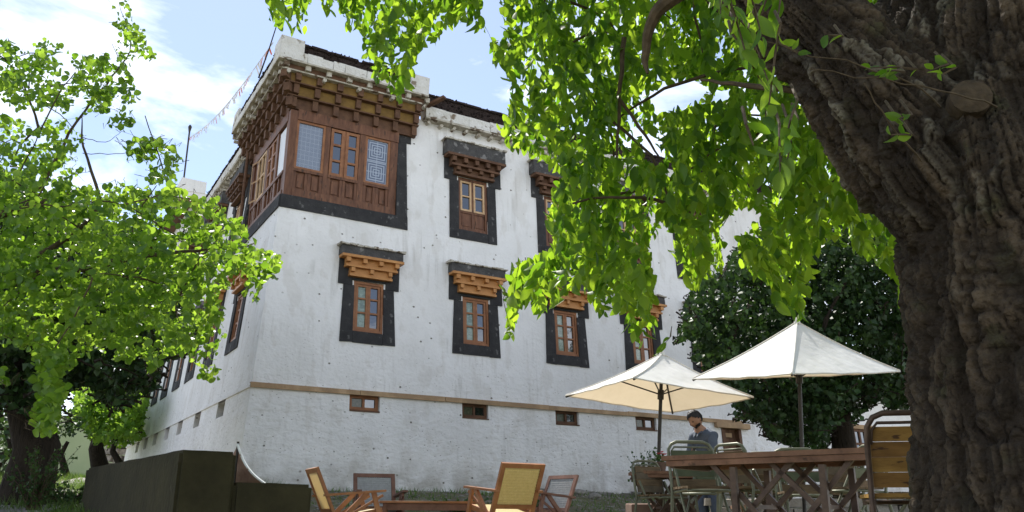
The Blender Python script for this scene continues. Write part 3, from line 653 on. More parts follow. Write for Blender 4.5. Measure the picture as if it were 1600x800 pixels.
# rear corner tower
rt = bpy.data.objects.new('rear_tower', None); col.objects.link(rt); rt.parent = house; rt.location = LW(16, 10.8) - worldloc(house)
MB().box(LW, 16.6, 20.6, 10.9, 12.9, -3, .02).build('wall', M['wall'], rt); MB().box(LW, 16.2, 21.0, 12.9, 13.15, -3.3, .5).build('eave_board', M['wood_brown'], rt)
MB().box(LW, 16.15, 21.05, 13.15, 13.45, -3.35, .55, .02).build('parapet_block', M['wall'], rt); MB().box(LW, 16.12, 17.8, 13.45, 13.98, -.4, .58, .02).build('merlon', M['wall'], rt)
brush(LW, 17.9, 20.8, 13.4, 13.6, -.4, .45, rt)
# second wing beyond the trees
wing = thing('rear_wing', 'low whitewashed wing of the house behind the dark tree with a small wooden window', 'building', RW(19.5, 1.4, 0))
WX = lambda t, z, o=0: RW(t, z, o)
MB().box(WX, TE + .02, 30, .9, 4.9, -8, -.6, .0).build('wall', M['wall'], wing)
MB().box(WX, TE + .02, 30.2, 4.9, 5.2, -8, -.3, .0).build('eave_board', M['dirtywhite'], wing)
tw = 19.6
for zz in (21.2,):
    t, z = 21.3, 0
prism(WX, [(19.2, 3.74), (20.65, 3.74), (20.65, 3.86), (19.2, 3.86)], -.62, -.48).build('lintel', M['bandwood'], wing)
ww = bpy.data.objects.new('window', None); col.objects.link(ww); ww.parent = wing; ww.location = RW(19.9, 2.8, -.6) - worldloc(wing)
sash(WX, 19.58, 20.25, 2.75, 3.735, [2.75, 3.25, 3.735], 2, -.57, ww, M['wood_brown'], M['glass'], w=.09)

# ================================================================== leaves and trees
def leaf_template(kind, k):
    r = np.random.default_rng(50 + k)
    if kind == 'hq':
        st = np.array([0, .12, .3, .5, .7, .87, 1.0]); wd = np.array([0, .55, .95, 1.0, .8, .42, 0]) * .5
        wig = 1 + r.uniform(-.09, .09, 7); vs = []; f = []
        fold = r.uniform(.04, .16); curl = r.uniform(.05, .32); tw = r.uniform(-.25, .25)
        for i, (s, w) in enumerate(zip(st, wd)):
            w *= wig[i]; zc = -curl * s * s; sd_ = tw * s
            for q in (-1, 0, 1): vs.append((q * w * math.cos(sd_), s - .04 * s * s, zc + abs(q) * fold * w * 2 + q * w * math.sin(sd_)))
        for i in range(6):
            a = i * 3
            f += [(a, a + 1, a + 4, a + 3), (a + 1, a + 2, a + 5, a + 4)]
        return np.array(vs), np.array(f)
    fold = r.uniform(.05, .3); vs = [(0, 0, 0), (-.42, .42, fold), (0, 1, -.15), (.42, .42, fold * .8), (0, .45, 0)]
    return np.array(vs), np.array([(0, 4, 1, 1), (1, 4, 2, 2), (0, 3, 4, 4), (4, 3, 2, 2)])
TPL = {k: [leaf_template(k, i) for i in range(6)] for k in ('hq', 'lq')}
def inpoly(x, y, poly):
    x = np.asarray(x); y = np.asarray(y); r = np.zeros(x.shape, bool); n = len(poly); j = n - 1
    for i in range(n):
        xi, yi = poly[i]; xj, yj = poly[j]
        c = ((yi > y) != (yj > y)) & (x < (xj - xi) * (y - yi) / ((yj - yi) or 1e-9) + xi); r ^= c; j = i
    return r
def norm(v): return v / (np.linalg.norm(v, axis=-1, keepdims=True) + 1e-9)
class Leaves:
    def __init__(s, kind, material, width): s.P = []; s.D = []; s.N = []; s.L = []; s.kind = kind; s.mat = material; s.width = width
    def add(s, P, D, N, L): s.P.append(P); s.D.append(D); s.N.append(N); s.L.append(L)
    def finish(s, tree, singles=300, keep=None, name='foliage', clear=None):
        P = np.concatenate(s.P); D = norm(np.concatenate(s.D)); N = np.concatenate(s.N); L = np.concatenate(s.L)
        if clear is not None: k = clear(P + D * L[:, None] * .6); P, D, N, L = P[k], D[k], N[k], L[k]
        X = norm(np.cross(D, N)); Z = np.cross(X, D); n = len(P); r = np.random.default_rng(n)
        var = r.integers(0, 6, n); tint = r.random(n); R = np.stack([X * s.width, D, Z], 2) * L[:, None, None]
        pick = np.zeros(n, bool); org = worldloc(tree)
        if singles:
            px, py = proj(P + D * L[:, None] / 2); dep = (P - [0, 0, EYE]) @ CM[:, 2] * -1
            facing = np.abs(np.einsum('ij,ij->i', Z, norm(P - [0, 0, EYE]))) + .25
            size = L / np.maximum(dep, .1) * facing; vis = (px > -5) & (px < 1605) & (py > -5) & (py < 800) & (dep > .2)
            order = np.argsort(-np.where(vis, size, -1))[:singles]; pick[order] = True
            mes = []
            for k in range(6):
                tv, tf = TPL[s.kind][k]; f = [tuple(dict.fromkeys(q)) for q in tf]
                me = meshnp('leaf', tv, f, True); me.materials.append(s.mat)
                a_ = me.attributes.new('tint', 'FLOAT', 'POINT'); a_.data.foreach_set('value', np.full(len(tv), .1 + .16 * k, np.float32)); mes.append(me)
            for i in order:
                o = bpy.data.objects.new('leaf', mes[var[i]]); col.objects.link(o); o.parent = tree
                mm = np.eye(4); mm[:3, :3] = R[i]; mm[:3, 3] = P[i] - org; o.matrix_local = Matrix(mm.tolist())
        V = []; F = []; T = []; b = 0
        for k in range(6):
            sel = np.where((var == k) & ~pick)[0]
            if not len(sel): continue
            tv, tf = TPL[s.kind][k]
            vv = np.einsum('nij,kj->nki', R[sel], tv) + P[sel][:, None] - org
            ff = tf[None] + (np.arange(len(sel)) * len(tv))[:, None, None] + b
            V.append(vv.reshape(-1, 3)); F.append(ff.reshape(-1, tf.shape[1])); T.append(np.repeat(tint[sel], len(tv))); b += len(sel) * len(tv)
        V = np.concatenate(V); F = np.concatenate(F); T = np.concatenate(T)
        if s.kind == 'lq': F = F[:, :3]
        me = bigmesh(name, V, F, s.kind == 'hq'); a_ = me.attributes.new('tint', 'FLOAT', 'POINT'); a_.data.foreach_set('value', T.astype(np.float32))
        o = addobj(name, me, s.mat, tree); o['kind'] = 'stuff'; return o
def ragged(poly, amp, step, seed):
    r = np.random.default_rng(seed); out = []; n = len(poly)
    for i in range(n):
        a, b = np.array(poly[i], float), np.array(poly[(i + 1) % n], float); L = np.linalg.norm(b - a); k = max(1, int(L / step)); nr_ = np.array([b[1] - a[1], a[0] - b[0]]) / (L + 1e-6)
        for q in range(k): out.append(tuple(a + (b - a) * q / k + nr_ * r.normal() * amp * (1 if q % 2 else -.6)))
    return out
def polysample(poly, n, r):
    xs = [p[0] for p in poly]; ys = [p[1] for p in poly]; out = np.zeros((0, 2))
    while len(out) < n:
        c = np.stack([r.uniform(min(xs), max(xs), n * 3), r.uniform(min(ys), max(ys), n * 3)], 1); out = np.concatenate([out, c[inpoly(c[:, 0], c[:, 1], poly)]])
    return out[:n]
def twigs(regions, r, length, hang, nl, leaf, lv, holes=(), spread=.5, flat=.5, union=None):
    """regions: (poly, count, near, far). Returns twig polylines; leaves go to lv."""
    res = []; polys = union or [g[0] for g in regions]
    for (poly, cnt, y0, y1) in regions:
        for (px, py) in polysample(poly, cnt, r):
            Y = r.uniform(y0, y1); tip = at(px, py, Y); Lg = r.uniform(*length)
            out = norm(np.array([r.normal(), r.normal(), r.normal() * .4]))
            d0 = norm(out * (1 - hang) + np.array([0, 0, -1]) * hang * r.uniform(.6, 1.2))
            base = tip - d0 * Lg; mid = (base + tip) / 2 + np.array([0, 0, 1]) * Lg * .12
            n = nl; t = np.linspace(.12, 1, n)[:, None]; P = (1 - t) ** 2 * base + 2 * t * (1 - t) * mid + t * t * tip
            side = norm(np.cross(d0, r.normal(size=3))); sgn = np.where(np.arange(n) % 2 == 0, 1, -1)[:, None]
            rot = r.uniform(-.9, .9, (n, 1)); other = np.cross(d0, side)
            D = d0 * (1 - spread) + (side * np.cos(rot) + other * np.sin(rot)) * sgn * spread + r.normal(size=(n, 3)) * .25 + np.array([0, 0, -.75]) * hang
            D = norm(D); N = norm(r.normal(size=(n, 3)) * (1 - flat) + np.array([0, 0, 1.]) * flat + out * .3)
            L = r.uniform(*leaf, n) * np.where(np.arange(n) < 2, .75, 1)
            cx, cy = proj(P + D * L[:, None] * .85); ok = np.zeros(n, bool)
            for q in polys: ok |= inpoly(cx, cy, q)
            bx_, by_ = proj(P + D * L[:, None] * .5)
            for h in holes: ok &= ~inpoly(cx, cy, h) & ~inpoly(bx_, by_, h)
            if ok.sum() < 2: continue
            lv.add(P[ok], D[ok], N[ok], L[ok]); k = np.where(ok)[0]
            res.append(np.array([P[k[0]], P[(k[0] + k[-1]) // 2], P[k[-1]]]))
    return res
def branches(tw, roots, r, nclust, rad, sides=5, inside=None):
    """join twigs to scaffold branches: twig -> nearest cluster node -> nearest root point"""
    B = np.array([t[0] for t in tw]); idx = r.choice(len(B), min(nclust, len(B)), replace=False); Cn = B[idx] + np.array([0, 0, .12])
    for _ in range(3):
        a = np.argmin(((B[:, None] - Cn[None]) ** 2).sum(2), 1)
        for k in range(len(Cn)):
            if (a == k).any(): Cn[k] = B[a == k].mean(0) + np.array([0, 0, .10])
    m = MB(); R0 = np.array(roots); done = list(R0)
    order = np.argsort([np.min(((R0 - c) ** 2).sum(1)) for c in Cn])
    for k in order:
        c = Cn[k]; dd = np.array(done); j = np.argmin(((dd - c) ** 2).sum(1)); p0 = dd[j]; L = np.linalg.norm(c - p0)
        mid = (p0 + c) / 2 + np.array([r.normal() * .08, r.normal() * .08, .12]) * L; t = np.linspace(0, 1, 7)[:, None]
        P = (1 - t) ** 2 * p0 + 2 * t * (1 - t) * mid + t * t * c + r.normal(size=(7, 3)) * .012 * L * np.sin(t * 3.14)
        if inside is not None:
            qx, qy = proj(P[2:5]); okp = np.zeros(3, bool)
            for q in inside: okp |= inpoly(qx, qy, q)
            if not okp.all(): continue
        r0 = rad if j < len(R0) else rad * .55; m.tube(list(P), list(np.linspace(r0, rad * .3, 7)), sides); done += [P[3], P[5], c]
    for i, t in enumerate(tw):
        c = Cn[a[i]]
        if inside is not None or np.linalg.norm(c - t[0]) > .9:
            qx, qy = proj(np.array([c, (c + t[0]) / 2])); okp = np.zeros(2, bool)
            for q in (inside or []): okp |= inpoly(qx, qy, q)
            if not okp.all() or np.linalg.norm(c - t[0]) > .9: c = t[0] + (t[0] - t[1]) * .4; mid = (c + t[0]) / 2 + r.normal(size=3) * .03; m.tube([c, mid, t[0], t[1], t[2]], [rad * .2, rad * .16, rad * .13, rad * .09, rad * .04], 4, cap=False)
    return m

# ---- the big tree in the foreground
rf = np.random.default_rng(11)
TB = (2.12, 3.35, .45)
ftree = thing('walnut_tree', 'huge old tree with deeply furrowed bark and broad hanging green leaves close at the right', 'tree', TB)
def remeshed(tubes, voxel):
    m = MB()
    for pts, rad in tubes:
        P = []; Rr = []
        for i in range(len(pts) - 1):
            for t in np.linspace(0, 1, 5)[:-1]: P.append(np.array(pts[i]) * (1 - t) + np.array(pts[i + 1]) * t); Rr.append(rad[i] * (1 - t) + rad[i + 1] * t)
        P.append(np.array(pts[-1])); Rr.append(rad[-1]); m.tube(P, Rr, 20)
    tmp = addobj('tmp', meshnp('tmp', m.v, m.f), None)
    md = tmp.modifiers.new('r', 'REMESH'); md.mode = 'VOXEL'; md.voxel_size = voxel
    sm = tmp.modifiers.new('s', 'SMOOTH'); sm.iterations = 6; sm.factor = .6
    dg = bpy.context.evaluated_depsgraph_get(); ev = tmp.evaluated_get(dg); me = bpy.data.meshes.new_from_object(ev)
    bpy.data.objects.remove(tmp, do_unlink=True); return me
limbs = [([(2.26, 3.40, -.1), (2.22, 3.38, .7), (2.19, 3.36, 1.2), (2.20, 3.35, 1.6), (2.19, 3.33, 2.0), (2.14, 3.32, 2.35), (2.16, 3.3, 2.7)], [.74, .62, .575, .56, .555, .53, .38]),
         ([(2.1, 3.32, 2.0), at(1475, 270, 3.3), at(1345, 120, 3.35), at(1228, 0, 3.45), at(1065, -135, 3.8), at(850, -330, 4.4)], [.36, .345, .275, .24, .2, .12]),
         ([(2.12, 3.3, 2.2), at(1610, 290, 3.25), at(1575, 60, 3.2), at(1610, -150, 3.1), at(1660, -400, 3.0), (2.75, 2.7, 6.0), (2.9, 2.4, 7.2)], [.42, .41, .33, .27, .18, .09, .03]),
         ([at(1455, 330, 3.35), at(1450, 150, 3.38), at(1440, 20, 3.42), at(1440, -90, 3.5)], [.26, .25, .21, .10]),
         ([(2.4, 3.5, 2.2), (2.75, 3.75, 2.9), (3.3, 4.2, 3.9), (3.6, 4.9, 5.2), (4.0, 5.8, 6.6)], [.3, .26, .2, .12, .03])]
me = remeshed(limbs, .0105)
nv = len(me.vertices); co = np.empty(nv * 3, np.float32); me.vertices.foreach_get('co', co); co = co.reshape(-1, 3).astype(float)
nr = np.empty(nv * 3, np.float32); me.vertices.foreach_get('normal', nr); nr = nr.reshape(-1, 3).astype(float)
best = np.full(nv, 1e9); along = np.zeros(nv); ang = np.zeros(nv); lim = np.zeros(nv, int)
for li, (pts, rad) in enumerate(limbs):
    acc = 0
    for i in range(len(pts) - 1):
        a, b = np.array(pts[i]), np.array(pts[i + 1]); d = b - a; L = np.linalg.norm(d); d /= L
        t = np.clip((co - a) @ d, 0, L); q = a + t[:, None] * d; dist = np.linalg.norm(co - q, axis=1) - (rad[i] + (rad[i + 1] - rad[i]) * t / L)
        ref = np.array([0, -1, 0.]) - d * (-d[1]); ref /= np.linalg.norm(ref); ref2 = np.cross(d, ref); w = co - q
        s = dist < best; best[s] = dist[s]; along[s] = (acc + t)[s]; ang[s] = np.arctan2(w @ ref2, w @ ref)[s]; lim[s] = li; acc += L
R_ = .5; u = ang * np.where(lim == 0, .58, .33); w_ = along + lim * 7.3
pw = np.stack([u, w_, lim * 3.], 1)
wx = (fbm(pw * [3.2, 3.0, 1], 4) - .45) * .42; wy = (fbm(pw * [2.5, 2, 1] + 40, 3) - .45) * .5
f1, id1 = cracks(np.stack([(u + wx) * 17, (w_ + wy) * np.where(lim == 0, 6.0, 4.6), lim * 1.], 1)); f2, id2 = cracks(np.stack([(u + wx * .8) * 44 + 7, (w_ + wy) * 24, lim * 1.], 1))
ridge = np.clip(f1 / .20, 0, 1) ** .6; fine = np.clip(f2 / .20, 0, 1) ** .7
big = fbm(np.stack([u * 2.4, w_ * .9, lim * 2.], 1) + 5, 2) - .45
det = fbm(co * 55, 3) - .45
rg = 1 - np.abs(2 * vnoise(np.stack([u * 13 + wx * 16, w_ * 5.5 + wy * 9, lim * 1.], 1)) - 1)
rg2 = 1 - np.abs(2 * vnoise(np.stack([u * 38, w_ * 13, lim * 1. + 9], 1)) - 1)
big = big * .8
st_ = np.where(lim == 0, .36, .26); h_ = 0
for fq, am in ((7, .040), (15, .030), (31, .018), (60, .010)):
    rv = 1 - np.abs(2 * vnoise(np.stack([(u + wx * .42) * fq + fq, (w_ + wy * .45) * fq * st_, lim * 1. + fq], 1)) - 1); h_ = h_ - am * (rv ** 3)
fur = np.clip(-h_ / .045, 0, 1)
pl = np.where(lim == 0, .8, 1.1)
disp = h_ + .022 + (ridge - .7) * .022 * pl + (id1 - .5) * .016 * pl + (fine - .7) * .010 + big * .11 + det * .012
det2 = fbm(co * 26, 4) - .45; disp = disp + det2 * np.where(lim == 0, .030, .016)
# long twisted furrows
tw_ = np.sin((u * 7.5 + np.sin(w_ * 1.3 + big * 5) * 1.6)); disp += -np.clip(tw_ - .62, 0, 1) * .045 * np.where(lim == 0, 1, .5)
co2 = co + nr * disp[:, None]
me.vertices.foreach_set('co', (co2 - worldloc(ftree)).astype(np.float32).ravel())
pal = np.clip((id1 - .60) * 6, 0, 1) * np.clip(ridge * 2 - .9, 0, 1) * np.clip(fine * 2 - .6, 0, 1) * np.clip((co[:, 2] - 1.9) * 1.6, 0.10, 1)
at1 = me.attributes.new('plate', 'FLOAT', 'POINT'); at1.data.foreach_set('value', pal.astype(np.float32))
at2 = me.attributes.new('furrow', 'FLOAT', 'POINT'); at2.data.foreach_set('value', np.clip(fur * 1.15 + (1 - ridge) * .8 * pl + (1 - fine) * .35 - .12, 0, 1).astype(np.float32))
me.polygons.foreach_set('use_smooth', np.ones(len(me.polygons), bool)); me.update(); me.materials.clear()
bk = mat('furrowed_bark', (.032, .023, .015), (.120, .086, .055), rough=.95, scale=9, bump=1, bscale=30, bdist=.04, c3=(.092, .067, .044), spots=((.07, .062, .032), 5, .58), detail=8)
n_, l_ = bk.node_tree.nodes, bk.node_tree.links; pb = n_['Principled BSDF']; src = pb.inputs['Base Color'].links[0].from_socket
for nm, cc, k in (('plate', (.24, .215, .165), .8), ('furrow', (.020, .014, .010), .85)):
    aa = n_.new('ShaderNodeAttribute'); aa.attribute_name = nm; mu = n_.new('ShaderNodeMath'); mu.operation = 'MULTIPLY'; mu.inputs[1].default_value = k; l_.new(aa.outputs['Fac'], mu.inputs[0])
    mx = n_.new('ShaderNodeMixRGB'); l_.new(mu.outputs[0], mx.inputs[0]); l_.new(src, mx.inputs[1]); mx.inputs[2].default_value = (*cc, 1); src = mx.outputs[0]
l_.new(src, pb.inputs['Base Color'])
addobj('trunk', me, bk, ftree)
# sawn stub facing the path
kc = at(1518, 150, 2.95); m = MB(); dirn = norm(np.array([-.25, -.9, .1])); m.tube([kc - dirn * .25, kc - dirn * .05, kc, kc + dirn * .012], [.095, .080, .076, .045], 14)
m.build('sawn_stub', mat('weathered_stub_wood', (.03, .021, .013), (.085, .060, .036), rough=.9, scale=14, bump=.9, bscale=30, bdist=.02), ftree, smooth=True)

UPF = -230
PA = [(412, -90), (492, -90), (488, 30), (476, 50), (480, 76), (462, 60), (440, 48), (420, 36)]
PB1 = [(498, -120), (770, -120), (752, 20), (757, 50), (745, 62), (720, 48), (690, 50), (684, 78), (668, 62), (655, 80), (652, 120), (640, 150), (630, 172), (612, 150), (604, 140), (590, 132), (580, 138), (572, 120), (562, 95), (566, 60), (540, 60), (530, 40), (505, 20)]
PC1 = [(765, UPF), (1460, UPF), (1460, 480), (1420, 500), (1405, 488), (1400, 440), (1375, 420), (1340, 400), (1300, 385), (1275, 400), (1278, 440), (1262, 470), (1255, 505), (1236, 500), (1210, 492), (1205, 450), (1165, 430), (1150, 400), (1158, 375), (1200, 350), (1190, 335), (1160, 330), (1135, 350), (1130, 430), (1105, 440), (1078, 468), (1066, 440), (1052, 400), (1060, 365), (1035, 360), (1010, 395), (1020, 440), (1032, 490), (1040, 548), (1020, 566), (1000, 555), (965, 530), (962, 490), (940, 505), (915, 500), (905, 465), (880, 470), (850, 500), (820, 505), (800, 548), (786, 535), (790, 490), (786, 460), (800, 425), (830, 415), (862, 400), (870, 380), (858, 350), (866, 310), (880, 275), (850, 262), (815, 255), (785, 232), (782, 205), (800, 160), (792, 115), (768, 100), (765, 70), (800, 55), (785, 20)]
HOLES = [[(1012, 150), (1040, 132), (1085, 128), (1108, 140), (1092, 165), (1050, 176), (1020, 182)], [(998, 212), (1016, 210), (1038, 248), (1030, 268), (1008, 250)], [(1112, 150), (1140, 142), (1150, 156), (1120, 166)], [(1040, 262), (1060, 268), (1048, 282)]]
lf = Leaves('hq', M['leaf_front'], .50)
twF = twigs([(PA, 26, 4.6, 6.2), (PB1, 150, 4.4, 6.8), (PC1, 1800, 4.3, 8.0)], rf, (.30, .62), .66, 13, (.070, .132), lf, HOLES, spread=.55, flat=.25)
# crown above the frame (it shades the tables and the trunk)
hi = []
for it in range(880):
    if it < 380: Yh = rf.uniform(2.8, 9.5); Xh = rf.uniform(-1.2, 6.0); zmin = 1 + .70 * Yh; tip = np.array([Xh, Yh, rf.uniform(zmin, max(zmin + .6, 8.6))])
    else: Yh = rf.uniform(-4.5, 2.6); Xh = rf.uniform(-1.5, 7.0); zmin = max(3.4, 1 + .75 * Yh + 1.2); tip = np.array([Xh, Yh, rf.uniform(zmin, 6.8)])
    if Xh < 0 and Yh > 8: continue
    b = tip + np.array([rf.normal() * .2, rf.normal() * .2, .45]); n = 12; t = np.linspace(.1, 1, n)[:, None]; P = b * (1 - t) + tip * t
    D = norm(rf.normal(size=(n, 3)) + np.array([0, 0, -.5])); lf.add(P, D, norm(rf.normal(size=(n, 3)) + np.array([0, 0, .6])), rf.uniform(.11, .18, n)); hi.append(np.array([b, (b + tip) / 2, tip]))
# close sprigs hanging from the limb
near = [[(1175, 150), (1235, 120), (1250, 200), (1240, 310), (1195, 310), (1172, 250)], [(1270, 225), (1305, 225), (1308, 310), (1280, 305)], [(1100, 0), (1200, -20), (1230, 60), (1190, 120), (1130, 60), (1110, 30)], [(1165, 60), (1215, 100), (1200, 180), (1170, 140)]]
twN = twigs([(near[0], 7, 2.2, 2.7), (near[2], 7, 2.3, 2.8), (near[3], 4, 2.3, 2.7)], rf, (.22, .35), .7, 8, (.06, .105), lf, (), spread=.45, flat=.3, union=near)
spr = [[(1235, 20), (1300, 20), (1300, 95), (1240, 95)], [(1335, 100), (1400, 100), (1400, 165), (1335, 165)], [(1375, 180), (1425, 180), (1425, 230), (1375, 230)], [(1420, 80), (1475, 80), (1475, 125), (1420, 125)]]
twS = twigs([(q, 3, 2.45, 2.65) for q in spr], rf, (.1, .2), .2, 6, (.04, .07), lf, (), spread=.5, flat=.4, union=spr)
# keep leaves out of the wood
def clear_trunk(P):
    ok = np.ones(len(P), bool)
    for pts, rad in limbs:
        for i in range(len(pts) - 1):
            a, b = np.array(pts[i]), np.array(pts[i + 1]); d = b - a; L = np.linalg.norm(d); d /= L; t = np.clip((P - a) @ d, 0, L)
            ok &= np.linalg.norm(P - a - t[:, None] * d, axis=1) > rad[i] + .01
    return ok
lf.finish(ftree, 300, clear=clear_trunk)
roots = [np.array(limbs[1][0][k]) for k in (3, 4, 5)] + [at(1150, -80, 3.6), at(950, -250, 4.1), np.array([3.0, 4.0, 3.4]), np.array([3.6, 4.9, 5.2]), at(700, -330, 4.9), at(560, -260, 5.2), at(1300, 60, 3.6)]
mb = branches(twF + hi, roots, rf, 110, .022); mb.ctube([at(850, -330, 4.4), at(700, -330, 4.9), at(560, -260, 5.2), at(470, -160, 5.4)], [.12, .08, .05, .02], 8)
mb.ctube([at(1150, -60, 3.6), at(1060, -10, 3.7), at(1020, 30, 3.8), at(1008, 90, 3.9), at(1012, 115, 3.9)], [.07, .045, .032, .02, .007], 8)
mb.ctube([at(975, 60, 4.6), at(968, 150, 4.6), at(964, 260, 4.62)], [.018, .014, .006], 6); mb.ctube([at(965, 150, 4.6), at(1000, 200, 4.6), at(1040, 260, 4.7)], [.012, .01, .004], 6)
mb.ctube([at(1290, 145, 3.5), at(1180, 135, 3.6), at(1095, 125, 3.8)], [.02, .014, .006], 6)
for (a, b, c_) in (((1560, 165), (1440, 135), (1265, 108)), ((1470, 165), (1400, 120), (1170, 60)), ((1440, 250), (1395, 200), (1350, 130))): mb.ctube([at(*a, 2.75), at(*b, 2.6), at(*c_, 2.5)], [.004, .003, .0015], 5)
for t in twN + twS: mb.tube([t[0] + np.array([.03, .12, .12]), t[0], t[1], t[2]], [.006, .005, .004, .002], 4, cap=False)
mb.build('branch', M['branch'], ftree)['kind'] = 'stuff'

# ---- the tree on the left
rl = np.random.default_rng(23)
ltree = thing('apricot_tree', 'leafy tree with small round sunlit leaves reaching in from the left edge', 'tree', (-7.6, 8.0, float(ground_z(-7.6, 8))))
L1 = [(-160, 285), (0, 270), (60, 262), (110, 285), (150, 300), (200, 285), (245, 300), (270, 292), (300, 312), (345, 312), (362, 345), (385, 345), (400, 375), (440, 405), (428, 435), (412, 440), (405, 478), (388, 462), (378, 440), (350, 455), (345, 490), (352, 530), (340, 560), (342, 600), (325, 602), (300, 570), (262, 552), (235, 590), (222, 560), (180, 575), (150, 545), (120, 560), (90, 570), (50, 545), (0, 540), (-160, 600)]
L2 = [(52, 555), (112, 560), (106, 600), (92, 640), (88, 682), (62, 686), (52, 650), (60, 610)]
L2b = [(-60, 570), (0, 575), (16, 600), (10, 628), (-60, 630)]
L3 = [(-160, 60), (0, 58), (45, 75), (70, 62), (110, 78), (150, 90), (180, 75), (190, 50), (176, 25), (170, -10), (195, -15), (205, 28), (225, 48), (244, 74), (240, 96), (216, 92), (206, 118), (218, 150), (200, 165), (180, 150), (165, 180), (140, 172), (125, 195), (110, 178), (85, 200), (60, 170), (20, 180), (0, 150), (-160, 200)]
L4 = [(-160, 190), (0, 180), (60, 200), (100, 188), (128, 215), (115, 250), (130, 270), (95, 292), (0, 300), (-160, 300)]
L5 = [(188, 232), (215, 215), (245, 218), (280, 240), (292, 258), (268, 268), (280, 290), (230, 288), (235, 258), (200, 245)]
L6 = [(168, 178), (190, 172), (215, 182), (196, 205), (175, 200)]
ll = Leaves('hq', M['leaf_left'], .82)
twL = twigs([(L1, 1020, 6.2, 9.5), (L2, 55, 6.0, 6.8), (L2b, 14, 6, 7), (L3, 200, 6.5, 9.0), (L4, 140, 6.5, 9.5), (L5, 26, 6.5, 7.5), (L6, 7, 7, 7.3)], rl, (.22, .5), .25, 13, (.046, .084), ll, (), spread=.62, flat=.30)
shade_clump = []  # unseen leaf clump added above the frame to shade the upper left sprays
for _ in range(360):
    P0 = np.array([rl.uniform(-8.6, -4.5), rl.uniform(10.8, 12.8), rl.uniform(9.9, 12.5)]); n = 13; t = np.linspace(0, 1, n)[:, None]; dd_ = norm(rl.normal(size=3)) * .5; P = P0 + dd_ * t
    ll.add(P, norm(rl.normal(size=(n, 3))), norm(rl.normal(size=(n, 3)) + [0, 0, 1]), rl.uniform(.06, .10, n)); shade_clump.append(np.array([P[0], P[6], P[12]]))
ll.finish(ltree, 300)
lr = [np.array([-6.6, 7.8, 3.0]), np.array([-5.8, 7.6, 3.4]), np.array([-5.0, 7.6, 3.0]), np.array([-4.6, 7.7, 3.9]), at(10, 430, 7.5), at(120, 420, 7.4), at(60, 200, 7.8), at(230, 400, 7.3)]
mb = branches(twL, lr, rl, 90, .014, inside=[L1, L2, L3, L4, L5])
for k_ in range(0, 170, 6): mb.ctube([(-6.9, 11.4, 10.2), (np.array([-6.9, 11.4, 10.6]) + shade_clump[k_][0]) / 2, shade_clump[k_][0], shade_clump[k_][2]], [.04, .02, .01, .004], 5)
mb.ctube([(-7.4, 7.95, 1.4), (-8.2, 8.8, 4), (-8.0, 10.2, 7.5), (-6.9, 11.4, 10.2)], [.16, .12, .09, .05], 8)  # bough added to tie the shading clump to the tree
mb.ctube([(-7.6, 8, .2), (-7.4, 7.95, 1.4), (-6.9, 7.85, 2.4), (-6.6, 7.8, 3.0), (-5.8, 7.6, 3.4), at(120, 300, 7.5)], [.24, .2, .16, .12, .08, .03], 9)
mb.ctube([(-6.6, 7.8, 3.0), at(10, 430, 7.5), at(120, 420, 7.4), at(230, 400, 7.3), at(370, 385, 7.2)], [.1, .06, .04, .022, .006], 8)
mb.ctube([at(30, 420, 7.5), at(150, 330, 7.4), at(130, 230, 7.3), at(128, 180, 7.3)], [.03, .018, .011, .004], 7)
mb.ctube([at(60, 300, 7.8), at(120, 190, 7.7), at(175, 120, 7.6), at(205, 70, 7.6), at(186, 5, 7.6)], [.02, .012, .008, .006, .002], 6)
mb.ctube([at(130, 240, 7.3), at(190, 240, 7.2), at(215, 232, 7.2)], [.004, .003, .0015], 5); mb.ctube([at(130, 215, 7.3), at(165, 222, 7.2), at(190, 205, 7.2)], [.004, .003, .0015], 5)
mb.build('branch', M['branch'], ltree)['kind'] = 'stuff'

# ---- trees behind
def backtree(name, label, base, trunk, regions, n, leaf, material, seed, tr=.3, hang=.25, singles=0, tmat='barkdark', clusters=30, length=(.4, .9), group=None):
    r = np.random.default_rng(seed); b = np.array([*base, float(ground_z(*base)) - .05]); t = thing(name, label, 'tree', b, group=group)
    lv = Leaves('lq', M[material], 1.1); tw = twigs(regions, r, length, hang, n, leaf, lv, (), spread=.6, flat=.4); lv.finish(t, singles)
    m = MB(); tp = [b] + [np.array(p) for p in trunk]; m.tube(tp, list(np.linspace(tr, tr * .45, len(tp))), 10); m.build('trunk', M[tmat], t, smooth=True)
    branches(tw, tp[-2:] + [tp[-1] + np.array([0, 0, .6])], r, clusters, tr * .3, 5).build('branch', M[tmat], t)['kind'] = 'stuff'; return t
D1 = [(1048, 540), (1060, 505), (1066, 478), (1095, 452), (1090, 432), (1130, 425), (1150, 395), (1180, 372), (1300, 320), (1500, 300), (1500, 640), (1425, 640), (1400, 632), (1350, 645), (1338, 670), (1330, 640), (1300, 672), (1290, 712), (1255, 716), (1228, 700), (1196, 690), (1184, 660), (1160, 655), (1140, 620), (1100, 600), (1075, 560), (1085, 530)]
D1 = ragged(D1, 14, 22, 1)
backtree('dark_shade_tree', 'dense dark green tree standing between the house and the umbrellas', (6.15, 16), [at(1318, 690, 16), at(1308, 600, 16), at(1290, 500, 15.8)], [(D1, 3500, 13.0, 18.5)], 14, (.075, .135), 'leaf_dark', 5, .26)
D2 = [(-120, 260), (60, 300), (200, 360), (290, 420), (300, 540), (250, 575), (242, 600), (215, 628), (160, 615), (120, 600), (100, 650), (45, 672), (20, 640), (-120, 660)]
D2 = ragged(D2, 12, 25, 2)
